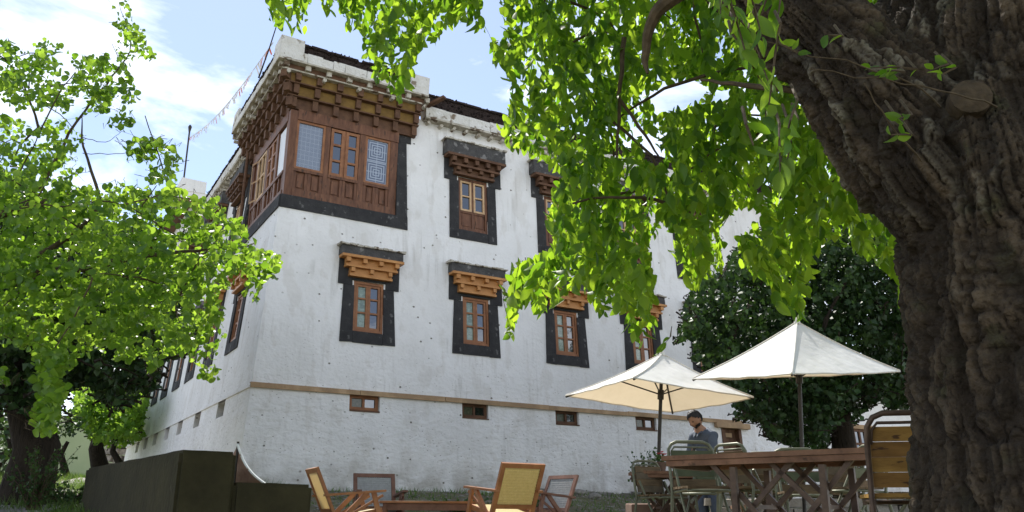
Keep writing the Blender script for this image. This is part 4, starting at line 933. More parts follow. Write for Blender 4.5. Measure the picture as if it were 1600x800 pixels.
backtree('dark_shade_tree', 'broad dark tree with a thick leaning trunk in deep shade at the far left', (-7.6, 13.6), [at(58, 700, 13.6), at(35, 610, 13.6), at(10, 520, 13.4)], [(D2, 2600, 11.5, 17)], 14, (.08, .14), 'leaf_dark', 6, .42)
D3 = [(95, 640), (120, 600), (170, 590), (232, 600), (226, 650), (214, 690), (190, 692), (150, 694), (120, 668)]
D3 = ragged(D3, 7, 12, 3)
backtree('garden_tree', 'bright green sunlit tree with a stout trunk near the far end of the house', (-14.6, 31), [at(150, 700, 30), at(158, 660, 30)], [(D3, 420, 26, 34)], 12, (.16, .24), 'leaf_far', 8, .34, length=(.8, 1.4))
D4 = [(78, 690), (84, 655), (110, 640), (130, 660), (112, 690), (95, 700)]
backtree('garden_tree', 'small forked tree before the pale green wall', (-13.3, 26), [at(95, 710, 26), at(106, 690, 26)], [(D4, 26, 25, 27)], 10, (.1, .16), 'leaf_dark', 9, .12, length=(.5, .9), clusters=6)
D5 = [(165, 680), (178, 640), (205, 628), (228, 640), (222, 690), (205, 700), (180, 700)]
backtree('garden_tree', 'slim sunlit tree nearest the far corner of the house', (-12.9, 29.5), [at(176, 705, 29.5), at(184, 670, 29.5)], [(D5, 60, 28, 32)], 12, (.15, .22), 'leaf_far', 10, .14, length=(.6, 1.1), clusters=8)
D6 = [(-140, 640), (40, 640), (70, 680), (60, 740), (20, 750), (-140, 760)]
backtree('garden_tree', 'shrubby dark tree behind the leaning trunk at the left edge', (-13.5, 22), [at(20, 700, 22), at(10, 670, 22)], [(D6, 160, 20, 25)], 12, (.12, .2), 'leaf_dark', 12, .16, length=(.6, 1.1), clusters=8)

# pale green wall and rubble bank far left
pw_ = thing('garden_wall', 'pale green painted wall beyond the trees at the far left', 'wall', at(100, 745, 44))
MB().bx(-32, -18.8, 44, 44.4, 1.5, 5.6).build('wall_face', M['palegreen'], pw_)
MB().bx(-32.1, -18.7, 43.9, 44.5, 5.6, 5.75).build('coping', M['palegreen'], pw_)
sb_ = thing('rubble_wall', 'rough wall of brown stones beside the far corner of the house', 'wall', (-15, 38, 2.4))
for zi in range(8):
    for xi in range(16):
        x = -18.2 + xi * .42 + (zi % 2) * .2 + rng.uniform(-.05, .05); z = 2.2 + zi * .30; mb1 = MB().bx(x, x + rng.uniform(.34, .42), 38 + rng.uniform(-.12, .05), 38.6, z, z + rng.uniform(.22, .29), .04)
        mb1.build('stone', M['stone'], sb_)
# ================================================================== masonry block with a step
ax_, ay_ = np.array([.83, .558, 0]), np.array([-.558, .83, 0]); A0 = np.array([-2.97, 7.7, 0])
blk = thing('masonry_block', 'big dark mud rendered block wall with a step down in front of the house', 'wall', A0 + .9 * ax_ + 2.7 * ay_ + ZU * .5)
def BK(a, z, o): return A0 + ax_ * a + ay_ * o + ZU * z
def blockpart(a0, a1, o0, o1, z1, nm, dz=0):
    m = MB(); na, no = max(2, int((a1 - a0) / .12)), max(2, int((o1 - o0) / .25)); r = np.random.default_rng(int(a1 * 100))
    bm = bmesh.new(); bmesh.ops.create_cube(bm, size=1)
    for v in bm.verts: v.co = Vector(BK(a0 + (a1 - a0) * (v.co.x + .5), .1 + (z1 - .1) * (v.co.z + .5) + (dz * (v.co.y + .5) if v.co.z > 0 else 0), o0 + (o1 - o0) * (v.co.y + .5)) - worldloc(blk))
    bmesh.ops.bevel(bm, geom=bm.edges[:], offset=.03, segments=2, affect='EDGES'); bmesh.ops.subdivide_edges(bm, edges=[e for e in bm.edges if e.calc_length() > .3], cuts=14, use_grid_fill=True)
    co = np.array([v.co[:] for v in bm.verts]); d = (fbm(co * 5 + 30, 3) - .45) * .022
    bm.normal_update()
    for v, q in zip(bm.verts, d): v.co += v.normal * q
    me = bpy.data.meshes.new(nm); bm.to_mesh(me); bm.free(); me.polygons.foreach_set('use_smooth', [True] * len(me.polygons)); me.set_sharp_from_angle(angle=.7); return addobj(nm, me, M['mud'], blk)
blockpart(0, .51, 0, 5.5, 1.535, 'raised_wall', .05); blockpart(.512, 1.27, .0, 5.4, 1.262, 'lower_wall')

# brown cloth hanging behind it
fc = thing('awning', 'brown cloth awning with a curved white edge, peeping up behind the block', 'awning', at(385, 790, 10))
top, rt_, lf_ = at(371, 694, 10), at(420, 760, 9.8), at(350, 735, 10.6)
v = []; f = []; n = 10; edge = []
for i in range(n + 1):
    t = i / n; e = top * (1 - t) + rt_ * t + np.array([-.10, 0, -.10]) * math.sin(math.pi * t) * .45; edge.append(e); b = top * (1 - t) * .0 + (lf_ * (1 - t) + (lf_ + np.array([.1, 0, -.5])) * t)
    for k in range(7): q = k / 6; p = e * (1 - q) + b * q; v.append(p + np.array([0, .03 * math.sin(i * 2.3 + k), 0]))
for i in range(n):
    for k in range(6): a = i * 7 + k; f.append((a, a + 1, a + 8, a + 7))
v = np.array(v); nn = len(v); f2 = [tuple(x + nn for x in q[::-1]) for q in f]; v = np.concatenate([v, v + np.array([0, .01, 0])])
addobj('cloth', meshnp('cloth', v - worldloc(fc), f + f2, True), M['browncloth'], fc)
MB().tube(edge, .014, 6).build('white_edge', M['whitecloth'], fc); MB().tube([top + np.array([0, .02, .03]), top - ZU * 1.1 + np.array([0, .02, 0])], .015, 8).build('pole', M['darkmetal'], fc)

# ================================================================== umbrellas
def umbrella(label, corners, apex, foot, grp, seed):
    L, R, N, Fc = [np.array(c, float) for c in corners]; ap = np.array(apex, float); ft = np.array(foot, float)
    u = thing('umbrella', label, 'umbrella', ft, group=grp); ring = [L, N, R, Fc]; r = np.random.default_rng(seed); K = 12
    for i in range(4):
        a, b = ring[i], ring[(i + 1) % 4]; v = []; f = []
        for p in range(K + 1):
            s = p / K
            for q in range(K + 1):
                t = q / K; e = a * (1 - t) + b * t; P = ap * (1 - s) + e * s
                sag = -.012 * math.sin(math.pi * t) * s - .035 * math.sin(math.pi * s)
                wr = .007 * math.sin(t * 22 + s * 7 + i) * math.sin(math.pi * t) * s * s + .006 * math.sin(s * 9 + t * 5 + seed); P = P + ZU * (sag + wr * math.sin(math.pi * t)); v.append(P)
        for p in range(K):
            for q in range(K): x = p * (K + 1) + q; f.append((x, x + 1, x + K + 2, x + K + 1))
        v = np.array(v); c = (ap + L + R) / 3; addobj('canopy_panel', meshnp('canopy_panel', v - worldloc(u), f, True), M['canvas'], u)
        # hem
        m = MB(); m.tube([v[K * (K + 1) + q] - ZU * .004 for q in range(K + 1)], .009, 5); m.build('hem', M['canvas'], u)
        m = MB(); rib = [v[p * (K + 1)] - ZU * .022 for p in range(0, K + 1, 3)]; m.tube(rib, .013, 6); m.build('rib', M['darkmetal'], u)
        hub = ap + (ft - ap) * .26 / 1.0 * 1.0; mid = v[6 * (K + 1)] - ZU * .03; MB().tube([ap + (ft - ap) * .27, mid], .010, 6).build('strut', M['darkmetal'], u)
        MB().tube([v[p * (K + 1)] + ZU * .006 for p in range(0, K + 1, 2)], .008, 5).build('seam', M['canvas'], u)
    MB().tube([ft, ap - ZU * .02], .024, 10).build('pole', M['darkmetal'], u, smooth=True)
    MB().tube([ap + (ft - ap) * .24, ap + (ft - ap) * .30], .042, 10).build('runner', M['darkmetal'], u)
    MB().tube([ap - ZU * .03, ap + ZU * .02, ap + ZU * .06], [.05, .035, .008], 8).build('finial', M['canvas'], u); return u
G = lambda x, y, o=0: np.array([x, y, float(ground_z(x, y)) + o])
umbrella('white square umbrella on the left with sun glowing orange through its underside', [(.72, 11.11, 2.5), (3.23, 11.19, 2.5), (1.46, 9.95, 2.56), (2.37, 12.4, 2.44)], (2.03, 11.15, 3.07), G(1.85, 11.05, .3), 'white garden umbrellas', 1)
umbrella('large white umbrella in front of the dark tree, its corner touching the big trunk', [(2.26, 10.4, 2.62), (4.86, 10.4, 2.73), (3.08, 9.15, 2.49), (4.0, 11.65, 2.86)], (3.63, 10.4, 3.35), G(3.5, 10.45), 'white garden umbrellas', 4)
ub = thing('concrete_footing', 'square concrete block holding the left umbrella pole', 'block', G(1.85, 11.05, -.05))
m = MB(); m.bx(1.50, 2.28, 10.8, 11.35, float(ground_z(1.85, 11)) - .1, 1.13, .01); m.build('concrete_block', M['terracotta'], ub, bevel=.015)

# ================================================================== chairs
def iron_chair(label, kind='slats', iron='irongreen', wood='slatshade', group='iron garden chairs round the tables'):
    t = thing('garden_chair', label, 'chair', (0, 0, 0), 0, group); t.scale = (1.0, 1.0, 1.045)
    def part(n, m, mt, sm=False): return m.build(n, M[mt], t, smooth=sm, local=True)
    pts = [(-.205, .30, 0), (-.205, .20, .44), (-.205, .25, .70), (-.20, .27, .78), (-.17, .278, .825), (-.12, .282, .845), (.12, .282, .845), (.17, .278, .825), (.20, .27, .78), (.205, .25, .70), (.205, .20, .44), (.205, .30, 0)]
    part('back_frame', MB().tube(pts, .0145, 8), iron, True)
    p2 = [(-.185, .24, .70), (-.178, .258, .765), (-.15, .265, .80), (.15, .265, .80), (.178, .258, .765), (.185, .24, .70)]
    part('back_rail', MB().tube(p2, .008, 7), iron, True)
    for s in (-1, 1):
        part('leg', MB().tube([(s * .185, -.27, 0), (s * .185, -.02, .34), (s * .185, .16, .62)], .012, 8), iron, True)
        part('seat_rail', MB().tube([(s * .19, .19, .43), (s * .19, -.2, .445)], .011, 8), iron, True)
    part('front_rail', MB().tube([(-.19, -.18, .43), (-.17, -.235, .435), (0, -.25, .435), (.17, -.235, .435), (.19, -.18, .43)], .012, 8), iron, True)
    part('stretcher', MB().tube([(-.185, -.14, .18), (.185, -.14, .18)], .008, 6), iron, True); part('stretcher', MB().tube([(-.2, .262, .17), (.2, .262, .17)], .008, 6), iron, True)
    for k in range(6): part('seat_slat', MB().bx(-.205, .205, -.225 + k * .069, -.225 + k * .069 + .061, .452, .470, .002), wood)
    if kind == 'slats':
        for k in range(4):
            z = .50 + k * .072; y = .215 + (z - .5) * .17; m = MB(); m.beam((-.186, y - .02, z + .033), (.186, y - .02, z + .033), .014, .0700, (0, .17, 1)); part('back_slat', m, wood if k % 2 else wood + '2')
    else:
        m = MB(); m.beam((-.186, .232, .72), (.186, .232, .72), .012, .10, (0, .17, 1)); part('back_board', m, 'greenboard')
        m = MB(); m.beam((-.186, .212, .60), (.186, .212, .60), .012, .085, (0, .17, 1)); part('back_board', m, 'greenboard')
        m = MB(); m.beam((-.186, .198, .50), (.186, .198, .50), .014, .07, (0, .17, 1)); part('back_slat', m, wood)
    return t
GC = 'iron garden chairs round the tables'
ic = iron_chair('iron chair with brown frame and four yellow wooden back slats, right beside the big trunk', 'slats', 'ironbrown', 'slat')
ig = iron_chair('iron chair with a dull green back board behind the left end of the long table', 'board', 'irongreen')
def face(dx, dy): return math.atan2(dx, -dy)
# scale of local parts is metres; the near chair is by the trunk
place(ic, G(2.08, 4.55, -.02), face(.25, .97))
io = iron_chair('slatted chair with its back to the camera beyond the long table', 'slats', 'irongreen', 'slatshade')
place(ig, G(1.62, 7.30, -.02), face(.12, -1))
place(dup(ig), G(2.62, 7.75, -.06), face(-.15, -1), 'iron chair with green back board standing behind the middle of the long table')
place(io, G(2.72, 9.3), face(.2, 1))
more = [(io, 1.75, 10.1, .5, -.9, 'small slatted chair beside the left umbrella pole'),
        (ig, 2.05, 9.15, -.6, -.8, 'iron chair seen between the crossed table legs, turned towards the house corner'),
        (io, 3.35, 9.0, -.2, 1, 'slatted chair beyond the table, third from the umbrella pole'),
        (ig, 3.15, 8.0, -.9, -.3, 'iron chair turned sideways behind the right half of the table'),
        (io, 3.95, 8.7, -.8, .4, 'slatted chair just left of the big trunk, beyond the near chair'),
        (io, 2.35, 6.25 + 2.2, .8, .5, 'slatted chair half hidden behind the table top')]
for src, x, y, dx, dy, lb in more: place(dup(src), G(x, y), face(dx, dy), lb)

def lounge(label, cane='cane', wood='chairwood'):
    t = thing('armchair', label, 'armchair', (0, 0, 0), 0, 'low wooden armchairs round the coffee table')
    def part(n, m, mt, sm=False): return m.build(n, M[mt], t, smooth=sm, local=True, bevel=0)
    b0, b1 = np.array([0, .20, .30]), np.array([0, .46, .87]); d = b1 - b0
    def bk(x, s): return b0 + d * s + np.array([x, 0, 0])
    for s in (-1, 1): part('back_post', MB().beam(bk(s * .27, -.15), bk(s * .27, 1), .055, .035, (0, 1, 0)), wood)
    part('back_rail', MB().beam(bk(-.2424, .955), bk(.2424, .955), .033, .055, d), wood); part('back_rail', MB().beam(bk(-.2424, .16), bk(.2424, .16), .033, .05, d), wood)
    pnl = part('back_panel', MB().beam(bk(0, .20), bk(0, .915), .484, .006, (0, 1, 0)), cane)
    m = MB()
    if cane in ('cane', 'canedark'):
        for k in range(15): x = -.231 + k * .033; m.beam(bk(x, .2) + np.array([0, -.006, 0]), bk(x, .915) + np.array([0, -.006, 0]), .009, .004, (0, 1, 0)); m.beam(bk(x, .2) + np.array([0, .007, 0]), bk(x, .915) + np.array([0, .007, 0]), .009, .004, (0, 1, 0))
        for k in range(13): s = .225 + k * .055; m.beam(bk(-.24, s) + np.array([0, -.009, 0]), bk(.24, s) + np.array([0, -.009, 0]), .004, .009, d); m.beam(bk(-.24, s) + np.array([0, .010, 0]), bk(.24, s) + np.array([0, .010, 0]), .004, .009, d)
        part('cane_weave', m, cane)['kind'] = 'stuff'
    for s in (-1, 1):
        part('seat_rail', MB().beam((s * .27, .30, .27), (s * .27, -.34, .40), .03, .06), wood)
        part('arm', MB().beam((s * .30, .36, .56), (s * .31, -.36, .62), .075, .026), wood)
        part('leg', MB().beam((s * .30, -.22, .605), (s * .30, -.40, 0), .035, .055, (0, 1, 0)), wood); part('leg', MB().beam((s * .30, -.15, .60), (s * .30, .42, 0), .035, .055, (0, 1, 0)), wood)
        part('brace', MB().beam((s * .285, .15, .28), (s * .285, -.34, .57), .02, .03), wood)
    part('front_rail', MB().beam((-.254, -.33, .395), (.254, -.33, .395), .03, .05), wood)
    part('seat_panel', MB().add([(-.25, .25, .30), (.25, .25, .30), (.25, -.31, .415), (-.25, -.31, .415), (-.25, .25, .29), (.25, .25, .29), (.25, -.31, .405), (-.25, -.31, .405)], [(0, 1, 2, 3), (7, 6, 5, 4), (0, 4, 5, 1), (1, 5, 6, 2), (2, 6, 7, 3), (3, 7, 4, 0)]), cane)
    return t
a1 = lounge('wooden armchair with a pale cream back, leftmost, turned towards the low table', 'creamcloth'); place(a1, (-1.93, 10.35, .63), face(.90, .42))
a2 = lounge('dark wooden armchair with a grey cane back facing the camera', 'canedark', 'chairwood_dark'); place(a2, (-1.83, 12.0, .665), face(.30, -.95))
a3 = lounge('wooden armchair with a bright yellow cane back, turned away to the left', 'cane'); place(a3, (-.09, 10.4, .69), face(-.52, .85))
a4 = dup(a2); place(a4, (.42, 12.2, .66), face(-.75, -.65), 'dark wooden armchair half hidden behind the yellow cane back')
ct = thing('coffee_table', 'low wooden coffee table between the armchairs', 'table', G(-1.05, 11.2), math.radians(6))
for k in range(4): MB().bx(-.62, .62, -.26 + k * .132, -.26 + k * .132 + .124, .455, .482, .003).build('table_plank', M['chairwood'], ct, local=True)
for sx in (-1, 1):
    for sy in (-1, 1): MB().bx(sx * .55 - .025, sx * .55 + .025, sy * .2 - .025, sy * .2 + .025, 0, .454).build('leg', M['chairwood_dark'], ct, local=True)
for sy in (-1, 1): MB().bx(-.52, .52, sy * .2 - .012, sy * .2 + .012, .37, .45).build('apron', M['chairwood_dark'], ct, local=True)

# ================================================================== tables on the right
def folding_table(name, label, c, rot, L, W, ztop, group=None, wood='tabletop'):
    t = thing(name, label, 'table', c, rot, group); h = ztop - c[2]
    def part(n, m, mt): return m.build(n, M[mt], t, local=True)
    n = 6
    for k in range(n): w = W / n; part('table_plank', MB().bx(-L / 2, L / 2 + random.uniform(-.01, .01), -W / 2 + k * w, -W / 2 + (k + 1) * w - .006, h - .035, h + random.uniform(-.003, .003), .002), wood)
    for s in (-1, 1): part('apron', MB().bx(-L / 2 + .03, L / 2 - .03, s * (W / 2 - .03) - .014, s * (W / 2 - .03) + .014, h - .078, h - .038), wood); 
    for s in (-1, 1):
        part('end_rail', MB().bx(s * (L / 2 - .06) - .02, s * (L / 2 - .06) + .02, -W / 2 + .05, W / 2 - .05, h - .09, h - .04), 'ironbrown')
        for q in (-1, 1):
            part('leg', MB().beam((s * (L / 2 - .36), q * (W / 2 - .09), h - .06), (s * (L / 2 - .92), q * (W / 2 - .11), .0), .03, .035), 'ironbrown')
            part('leg', MB().beam((s * (L / 2 - .95), q * (W / 2 - .14), h - .06), (s * (L / 2 - .34), q * (W / 2 - .14), .0), .03, .035), 'ironbrown')
            part('post', MB().bx(s * (L / 2 - .55) - .022, s * (L / 2 - .55) + .022, q * (W / 2 - .05) - .02, q * (W / 2 - .05) + .02, .0, h - .096), 'ironbrown')
        part('stretcher', MB().beam((s * (L / 2 - .64), -W / 2 + .1, h * .45), (s * (L / 2 - .64), W / 2 - .1, h * .45), .025, .03), 'ironbrown')
    return t
pF, pN = np.array([1.14, 6.5]), np.array([2.50, 5.42]); dv = (pN - pF); Lt = np.linalg.norm(dv); dv /= Lt; pv = np.array([-dv[1], dv[0]]); cc = (pF + pN) / 2 + pv * .36
folding_table('long_table', 'long worn wooden folding table on crossed iron legs, in front of the chairs', (*cc, float(ground_z(*cc))), math.atan2(dv[1], dv[0]), Lt, .72, 1.425)
folding_table('small_table', 'small brown table beside the left umbrella pole', tuple(G(1.98, 10.6)), .1, .95, .6, 1.50, 'smaller tables further back')
folding_table('small_table', 'small wooden table seen between the chairs behind the long table', tuple(G(3.0, 9.9)), -.1, 1.2, .6, 1.47, 'smaller tables further back')
# rattan chair near the doorway
rc = thing('rattan_chair', 'small brown rattan chair with a curved back near the doorway', 'chair', G(3.35, 12.2), 2.6)
for k in range(9):
    a = math.pi * (k / 8); MB().tube([(.24 * math.cos(a), .22 * math.sin(a), .42), (.27 * math.cos(a), .27 * math.sin(a), .62 + .16 * math.sin(a)), (.28 * math.cos(a), .29 * math.sin(a), .70 + .22 * math.sin(a))], .008, 5).build('spindle', M['wicker'], rc, local=True)
MB().tube([(.28 * math.cos(a), .29 * math.sin(a), .70 + .22 * math.sin(a)) for a in np.linspace(0, math.pi, 14)], .018, 7).build('back_rim', M['wicker'], rc, smooth=True, local=True)
MB().tube([(0, 0, .38), (0, 0, .42), (0, 0, .43)], [.27, .27, .24], 16).build('seat', M['wicker'], rc, local=True)
for a in (.8, 2.3, 3.9, 5.5): MB().tube([(.22 * math.cos(a), .22 * math.sin(a), .38), (.26 * math.cos(a), .26 * math.sin(a), 0)], .014, 6).build('leg', M['wicker'], rc, local=True)

# ================================================================== low stone wall beyond the tables
sw = thing('dry_stone_wall', 'low dry stone terrace wall behind the tables', 'wall', G(4.6, 12.9, -.05))
for zi in range(5):
    x = 2.9 + (zi % 2) * .13
    while x < 7.6:
        L = rng.uniform(.18, .38); z = float(ground_z(x, 12.9)) - .08 + zi * .125; yy = 12.9 + rng.uniform(-.03, .03) - x * .0
        m = MB().bx(x, x + L - .015, yy, yy + .3, z, z + .112 + rng.uniform(-.015, .01), .018); m.build('stone', M['stone'], sw); x += L
lg = thing('stone_ledge', 'rough stone ledge along the foot of the house wall', 'ledge', RW(9.5, 1.35, .5))
x = 6.0
while x < 13.1:
    L = rng.uniform(.35, .8)
    for q in range(2): MB().box(RW, x, x + L - .03, 1.2, 1.52 - .07 * q + rng.uniform(-.05, .04), .02 + q * .38, .38 + q * .35, .03).build('stone', M['stone'], lg)
    x += L
rr = random.Random(5); k = 0
for (px, py, s) in ((1050, 788, .16), (885, 776, .22), (905, 781, .15), (842, 778, .13), (780, 782, .10), (1075, 783, .14), (930, 785, .12), (690, 784, .1)):
    Y = 12.2 + rr.random() * 1.5 if px > 1040 else 19.5 + rr.random(); X = (px - 800) / 1355 * Y; g = G(X, Y)
    bm = bmesh.new(); bmesh.ops.create_icosphere(bm, subdivisions=2, radius=s)
    for v in bm.verts: v.co = Vector((v.co.x * 1.4, v.co.y, v.co.z * .7)) * (1 + .5 * (fbm(np.array([[v.co.x * 9 + k, v.co.y * 9, v.co.z * 9]]), 2)[0] - .4))
    me = bpy.data.meshes.new('rock'); bm.to_mesh(me); bm.free(); o = addobj('rock', me, M['stone']); o.location = (X, Y, g[2] + s * .3)
    side = ['beside the armchairs', 'beside the stone ledge', 'below the bush'][0 if px < 800 else (1 if px < 950 else 2)]
    setp(o, f'{["pale", "rounded", "flat", "small", "tiny", "whitish", "brown", "low"][k]} loose rock on the ground {side}', 'rock', 'loose rocks near the wall'); k += 1

# ================================================================== shrubs, grass, weeds
def shrub(name, label, c, h, w, nst, mt, seed, leaf=(.03, .06), cat='bush', per=16):
    r = np.random.default_rng(seed); t = thing(name, label, cat, c); lv = Leaves('lq', M[mt], 1.1); m = MB()
    for k in range(nst):
        a = r.uniform(0, 6.28); tip = np.array(c) + np.array([math.cos(a) * w * r.uniform(.1, 1), math.sin(a) * w * r.uniform(.1, 1), h * r.uniform(.35, 1)]); b = np.array(c) + r.normal(size=3) * [.05, .05, 0]
        mid = (b + tip) / 2 + np.array([0, 0, .12 * h]); t_ = np.linspace(.15, 1, per)[:, None]; P = (1 - t_) ** 2 * b + 2 * t_ * (1 - t_) * mid + t_ * t_ * tip
        m.tube([b, mid, tip], [.008, .006, .002], 4, cap=False); lv.add(P, norm(r.normal(size=(per, 3)) + [0, 0, .3]), norm(r.normal(size=(per, 3)) + [0, 0, 1]), r.uniform(*leaf, per))
    lv.finish(t, 0); m.build('stem', M['branch'], t)['kind'] = 'stuff'; return t
shrub('rose_bush', 'straggly dark green bush against the foot of the white wall', RW(9.5, 1.38, 1.0), 1.2, .55, 70, 'leaf_bush', 3, (.04, .09))
shrub('rose_bush', 'small sparse bush near the wall, right of the taller one', RW(10.9, 1.36, 1.2), .65, .4, 26, 'leaf_bush', 4, (.04, .08))
shrub('weed', 'grey green weed clump growing in front of the dark leaning trunk', G(-6.9, 12.6), .95, .55, 50, 'leaf_bush', 6, (.03, .07))
shrub('weed', 'leafy weed clump at the left edge near the path', G(-7.6, 11.5), .75, .8, 60, 'leaf_bush', 7, (.04, .08))
shrub('weed', 'low weeds at the edge of the path beside the block', G(-6.9, 13.6), .4, .7, 50, 'leaf_bush', 8, (.03, .06))
shrub('weed', 'low green plants between the armchairs and the wall', G(-.9, 15.2), .22, .7, 40, 'leaf_bush', 9, (.03, .06))
shrub('weed', 'low green plants to the right of the armchairs', G(.3, 16.4), .22, .9, 40, 'leaf_bush', 13, (.03, .06))
fp = thing('flower_pot', 'clay pot with a small red flowering plant on the table by the umbrella pole', 'plant pot', (1.86, 10.62, 1.503)); MB().tube([(1.86, 10.62, 1.503), (1.86, 10.62, 1.60), (1.86, 10.62, 1.62)], [.045, .065, .068], 12).build('pot', M['terracotta'], fp, smooth=True)
lv = Leaves('lq', M['leaf_bush'], 1.1); r = np.random.default_rng(1); P = np.array([1.86, 10.62, 1.67]) + r.normal(size=(60, 3)) * [.04, .04, .03]; lv.add(P, norm(r.normal(size=(90, 3))), norm(r.normal(size=(90, 3))), r.uniform(.025, .05, 90)); lv.finish(fp, 0)
m = MB()
for k in range(7):
    p = np.array([1.86, 10.62, 1.72]) + r.normal(size=3) * [.05, .05, .03]
    for a in range(5): m.beam(p, p + .022 * np.array([math.cos(a * 1.26), math.sin(a * 1.26) * .6, .5]), .014, .004)
m.build('blossom', M['petal'], fp)
def grass(label, boxes, seed, h=(.05, .16)):
    r = np.random.default_rng(seed); V = []; 
    for (x0, x1, y0, y1, n) in boxes:
        x = r.uniform(x0, x1, n); y = r.uniform(y0, y1, n); keep = fbm(np.stack([x * 1.3, y * 1.3, x * 0 + seed], 1), 3) > .42; x, y = x[keep], y[keep]; n = len(x)
        z = ground_z(x, y) - .01; a = r.uniform(0, 6.28, n); w = r.uniform(.006, .014, n); hh = r.uniform(*h, n); lx, ly = r.normal(size=n) * hh * .5, r.normal(size=n) * hh * .5
        b1 = np.stack([x + np.cos(a) * w, y + np.sin(a) * w, z], 1); b2 = np.stack([x - np.cos(a) * w, y - np.sin(a) * w, z], 1); t = np.stack([x + lx, y + ly, z + hh], 1); V.append(np.stack([b1, b2, t], 1))
    V = np.concatenate(V); n = len(V); me = bigmesh('grass', V.reshape(-1, 3), np.arange(n * 3).reshape(-1, 3)); a_ = me.attributes.new('tint', 'FLOAT', 'POINT'); a_.data.foreach_set('value', np.repeat(r.random(n), 3).astype(np.float32))
    o = addobj('grass', me, M['grass']); setp(o, label, 'grass', kind='stuff')
grass('short green grass and weeds on the slope below the house wall', [(-5, 6, 12.5, 22, 8000)], 2)
grass('rough grass on both sides of the path at the left', [(-12, -4.6, 9.5, 19, 26000), (-30, -8, 19, 43, 30000)], 3, (.07, .26))
# gravel
r = np.random.default_rng(9); n = 5000; x = r.uniform(-5, 6, n); y = r.uniform(11, 22, n); s = r.uniform(.01, .035, n); T8 = np.array([(1, 0, 0), (-1, 0, 0), (0, 1, 0), (0, -1, 0), (0, 0, .7), (0, 0, -.7)]); F8 = np.array([(0, 2, 4), (2, 1, 4), (1, 3, 4), (3, 0, 4), (2, 0, 5), (1, 2, 5), (3, 1, 5), (0, 3, 5)])
an = r.uniform(0, 6.28, n); c_, s_ = np.cos(an), np.sin(an); vx = (T8[None, :, 0] * c_[:, None] - T8[None, :, 1] * s_[:, None]) * s[:, None] * 1.3 + x[:, None]; vy = (T8[None, :, 0] * s_[:, None] + T8[None, :, 1] * c_[:, None]) * s[:, None] + y[:, None]; vz = T8[None, :, 2] * s[:, None] + ground_z(x, y)[:, None] + .005
setp(addobj('gravel', bigmesh('gravel', np.stack([vx, vy, vz], 2).reshape(-1, 3), (F8[None] + np.arange(n)[:, None, None] * 6).reshape(-1, 3)), M['stone']), 'loose gravel scattered on the soil before the house', 'gravel', kind='stuff')

# ================================================================== prayer flags
p1t, p1b = at(297, 198, 31.7), at(286, 290, 31.9)
fpole = thing('flag_pole', 'thin roof pole at the rear corner holding the far end of the prayer flags', 'pole', p1b, group='poles carrying the prayer flags')
MB().tube([p1b, p1t], .036, 7).build('pole', M['darkmetal'], fpole); MB().tube([p1t - ZU * .25, p1t, p1t + ZU * .08], [.036, .08, .03], 7).build('knob', M['darkmetal'], fpole)
p2t, p2b = at(436, 28, 18.2), at(404, 122, 18.9)
fp2 = thing('flag_pole', 'thin leaning pole above the corner bay holding the near end of the flags', 'pole', p2b, group='poles carrying the prayer flags')
MB().tube([p2b, (p2b + p2t) / 2 + np.array([.02, 0, .02]), p2t], [.022, .018, .012], 6).build('pole', M['darkmetal'], fp2)
e0, e1 = at(296, 215, 31.6), at(427, 66, 18.4)
fs = thing('prayer_flag_string', 'sagging string of small white, pink and orange flags between the two roof poles', 'flag string', e1)
pts = [e0 * (1 - t) + e1 * t - ZU * .4 * math.sin(math.pi * t) for t in np.linspace(0, 1, 60)]
MB().tube(pts, .012, 4).build('string', M['whitecloth'], fs)
rr = random.Random(4)
for k in range(1, 58):
    p, q = pts[k], pts[k + 1]; w = (q - p); w = w / np.linalg.norm(w) * rr.uniform(.12, .2); h = rr.uniform(.16, .28); sw_ = np.array([rr.uniform(-.10, .10), rr.uniform(-.05, .05), 0])
    mt = M['flagred'] if k in (1, 56, 57, 42) else (M['flagpink'] if rr.random() < .28 else M['flagwhite'])
    a, b, c2, d2 = p, p + w, p + w * .9 - ZU * h + sw_, p - ZU * h * .9 + sw_; o_ = np.array([.006, .006, 0])
    MB().add([a, b, c2, d2, a + o_, b + o_, c2 + o_, d2 + o_], [(0, 1, 2, 3), (7, 6, 5, 4), (0, 4, 5, 1), (1, 5, 6, 2), (2, 6, 7, 3), (3, 7, 4, 0)]).build('flag', mt, fs)

# ================================================================== man at the back table
def skin_mesh(name, nodes, edges, material, parent, sub=2, root=0):
    me = bpy.data.meshes.new(name); me.from_pydata([tuple(map(float, n[0])) for n in nodes], edges, []); me.update(); o = addobj(name, me, None, parent)
    sk = o.modifiers.new('s', 'SKIN'); sk.use_smooth_shade = True
    for i, n in enumerate(nodes): rr_ = n[1] if hasattr(n[1], '__len__') else (n[1], n[1]); o.data.skin_vertices[0].data[i].radius = rr_
    o.data.skin_vertices[0].data[root].use_root = True
    ss = o.modifiers.new('u', 'SUBSURF'); ss.levels = sub; ss.render_levels = sub
    dg = bpy.context.evaluated_depsgraph_get(); m2 = bpy.data.meshes.new_from_object(o.evaluated_get(dg)); o.modifiers.clear(); o.data = m2; o.data.materials.clear(); o.data.materials.append(material)
    m2.polygons.foreach_set('use_smooth', [True] * len(m2.polygons)); return o
mg = G(2.98, 13.05, -.06); man = thing('person', 'bearded man in a grey blue shirt looking down behind the chairs', 'person', mg, face(-.85, -.52)); man.scale = (1.1, 1.1, 1.1)
H = np.array
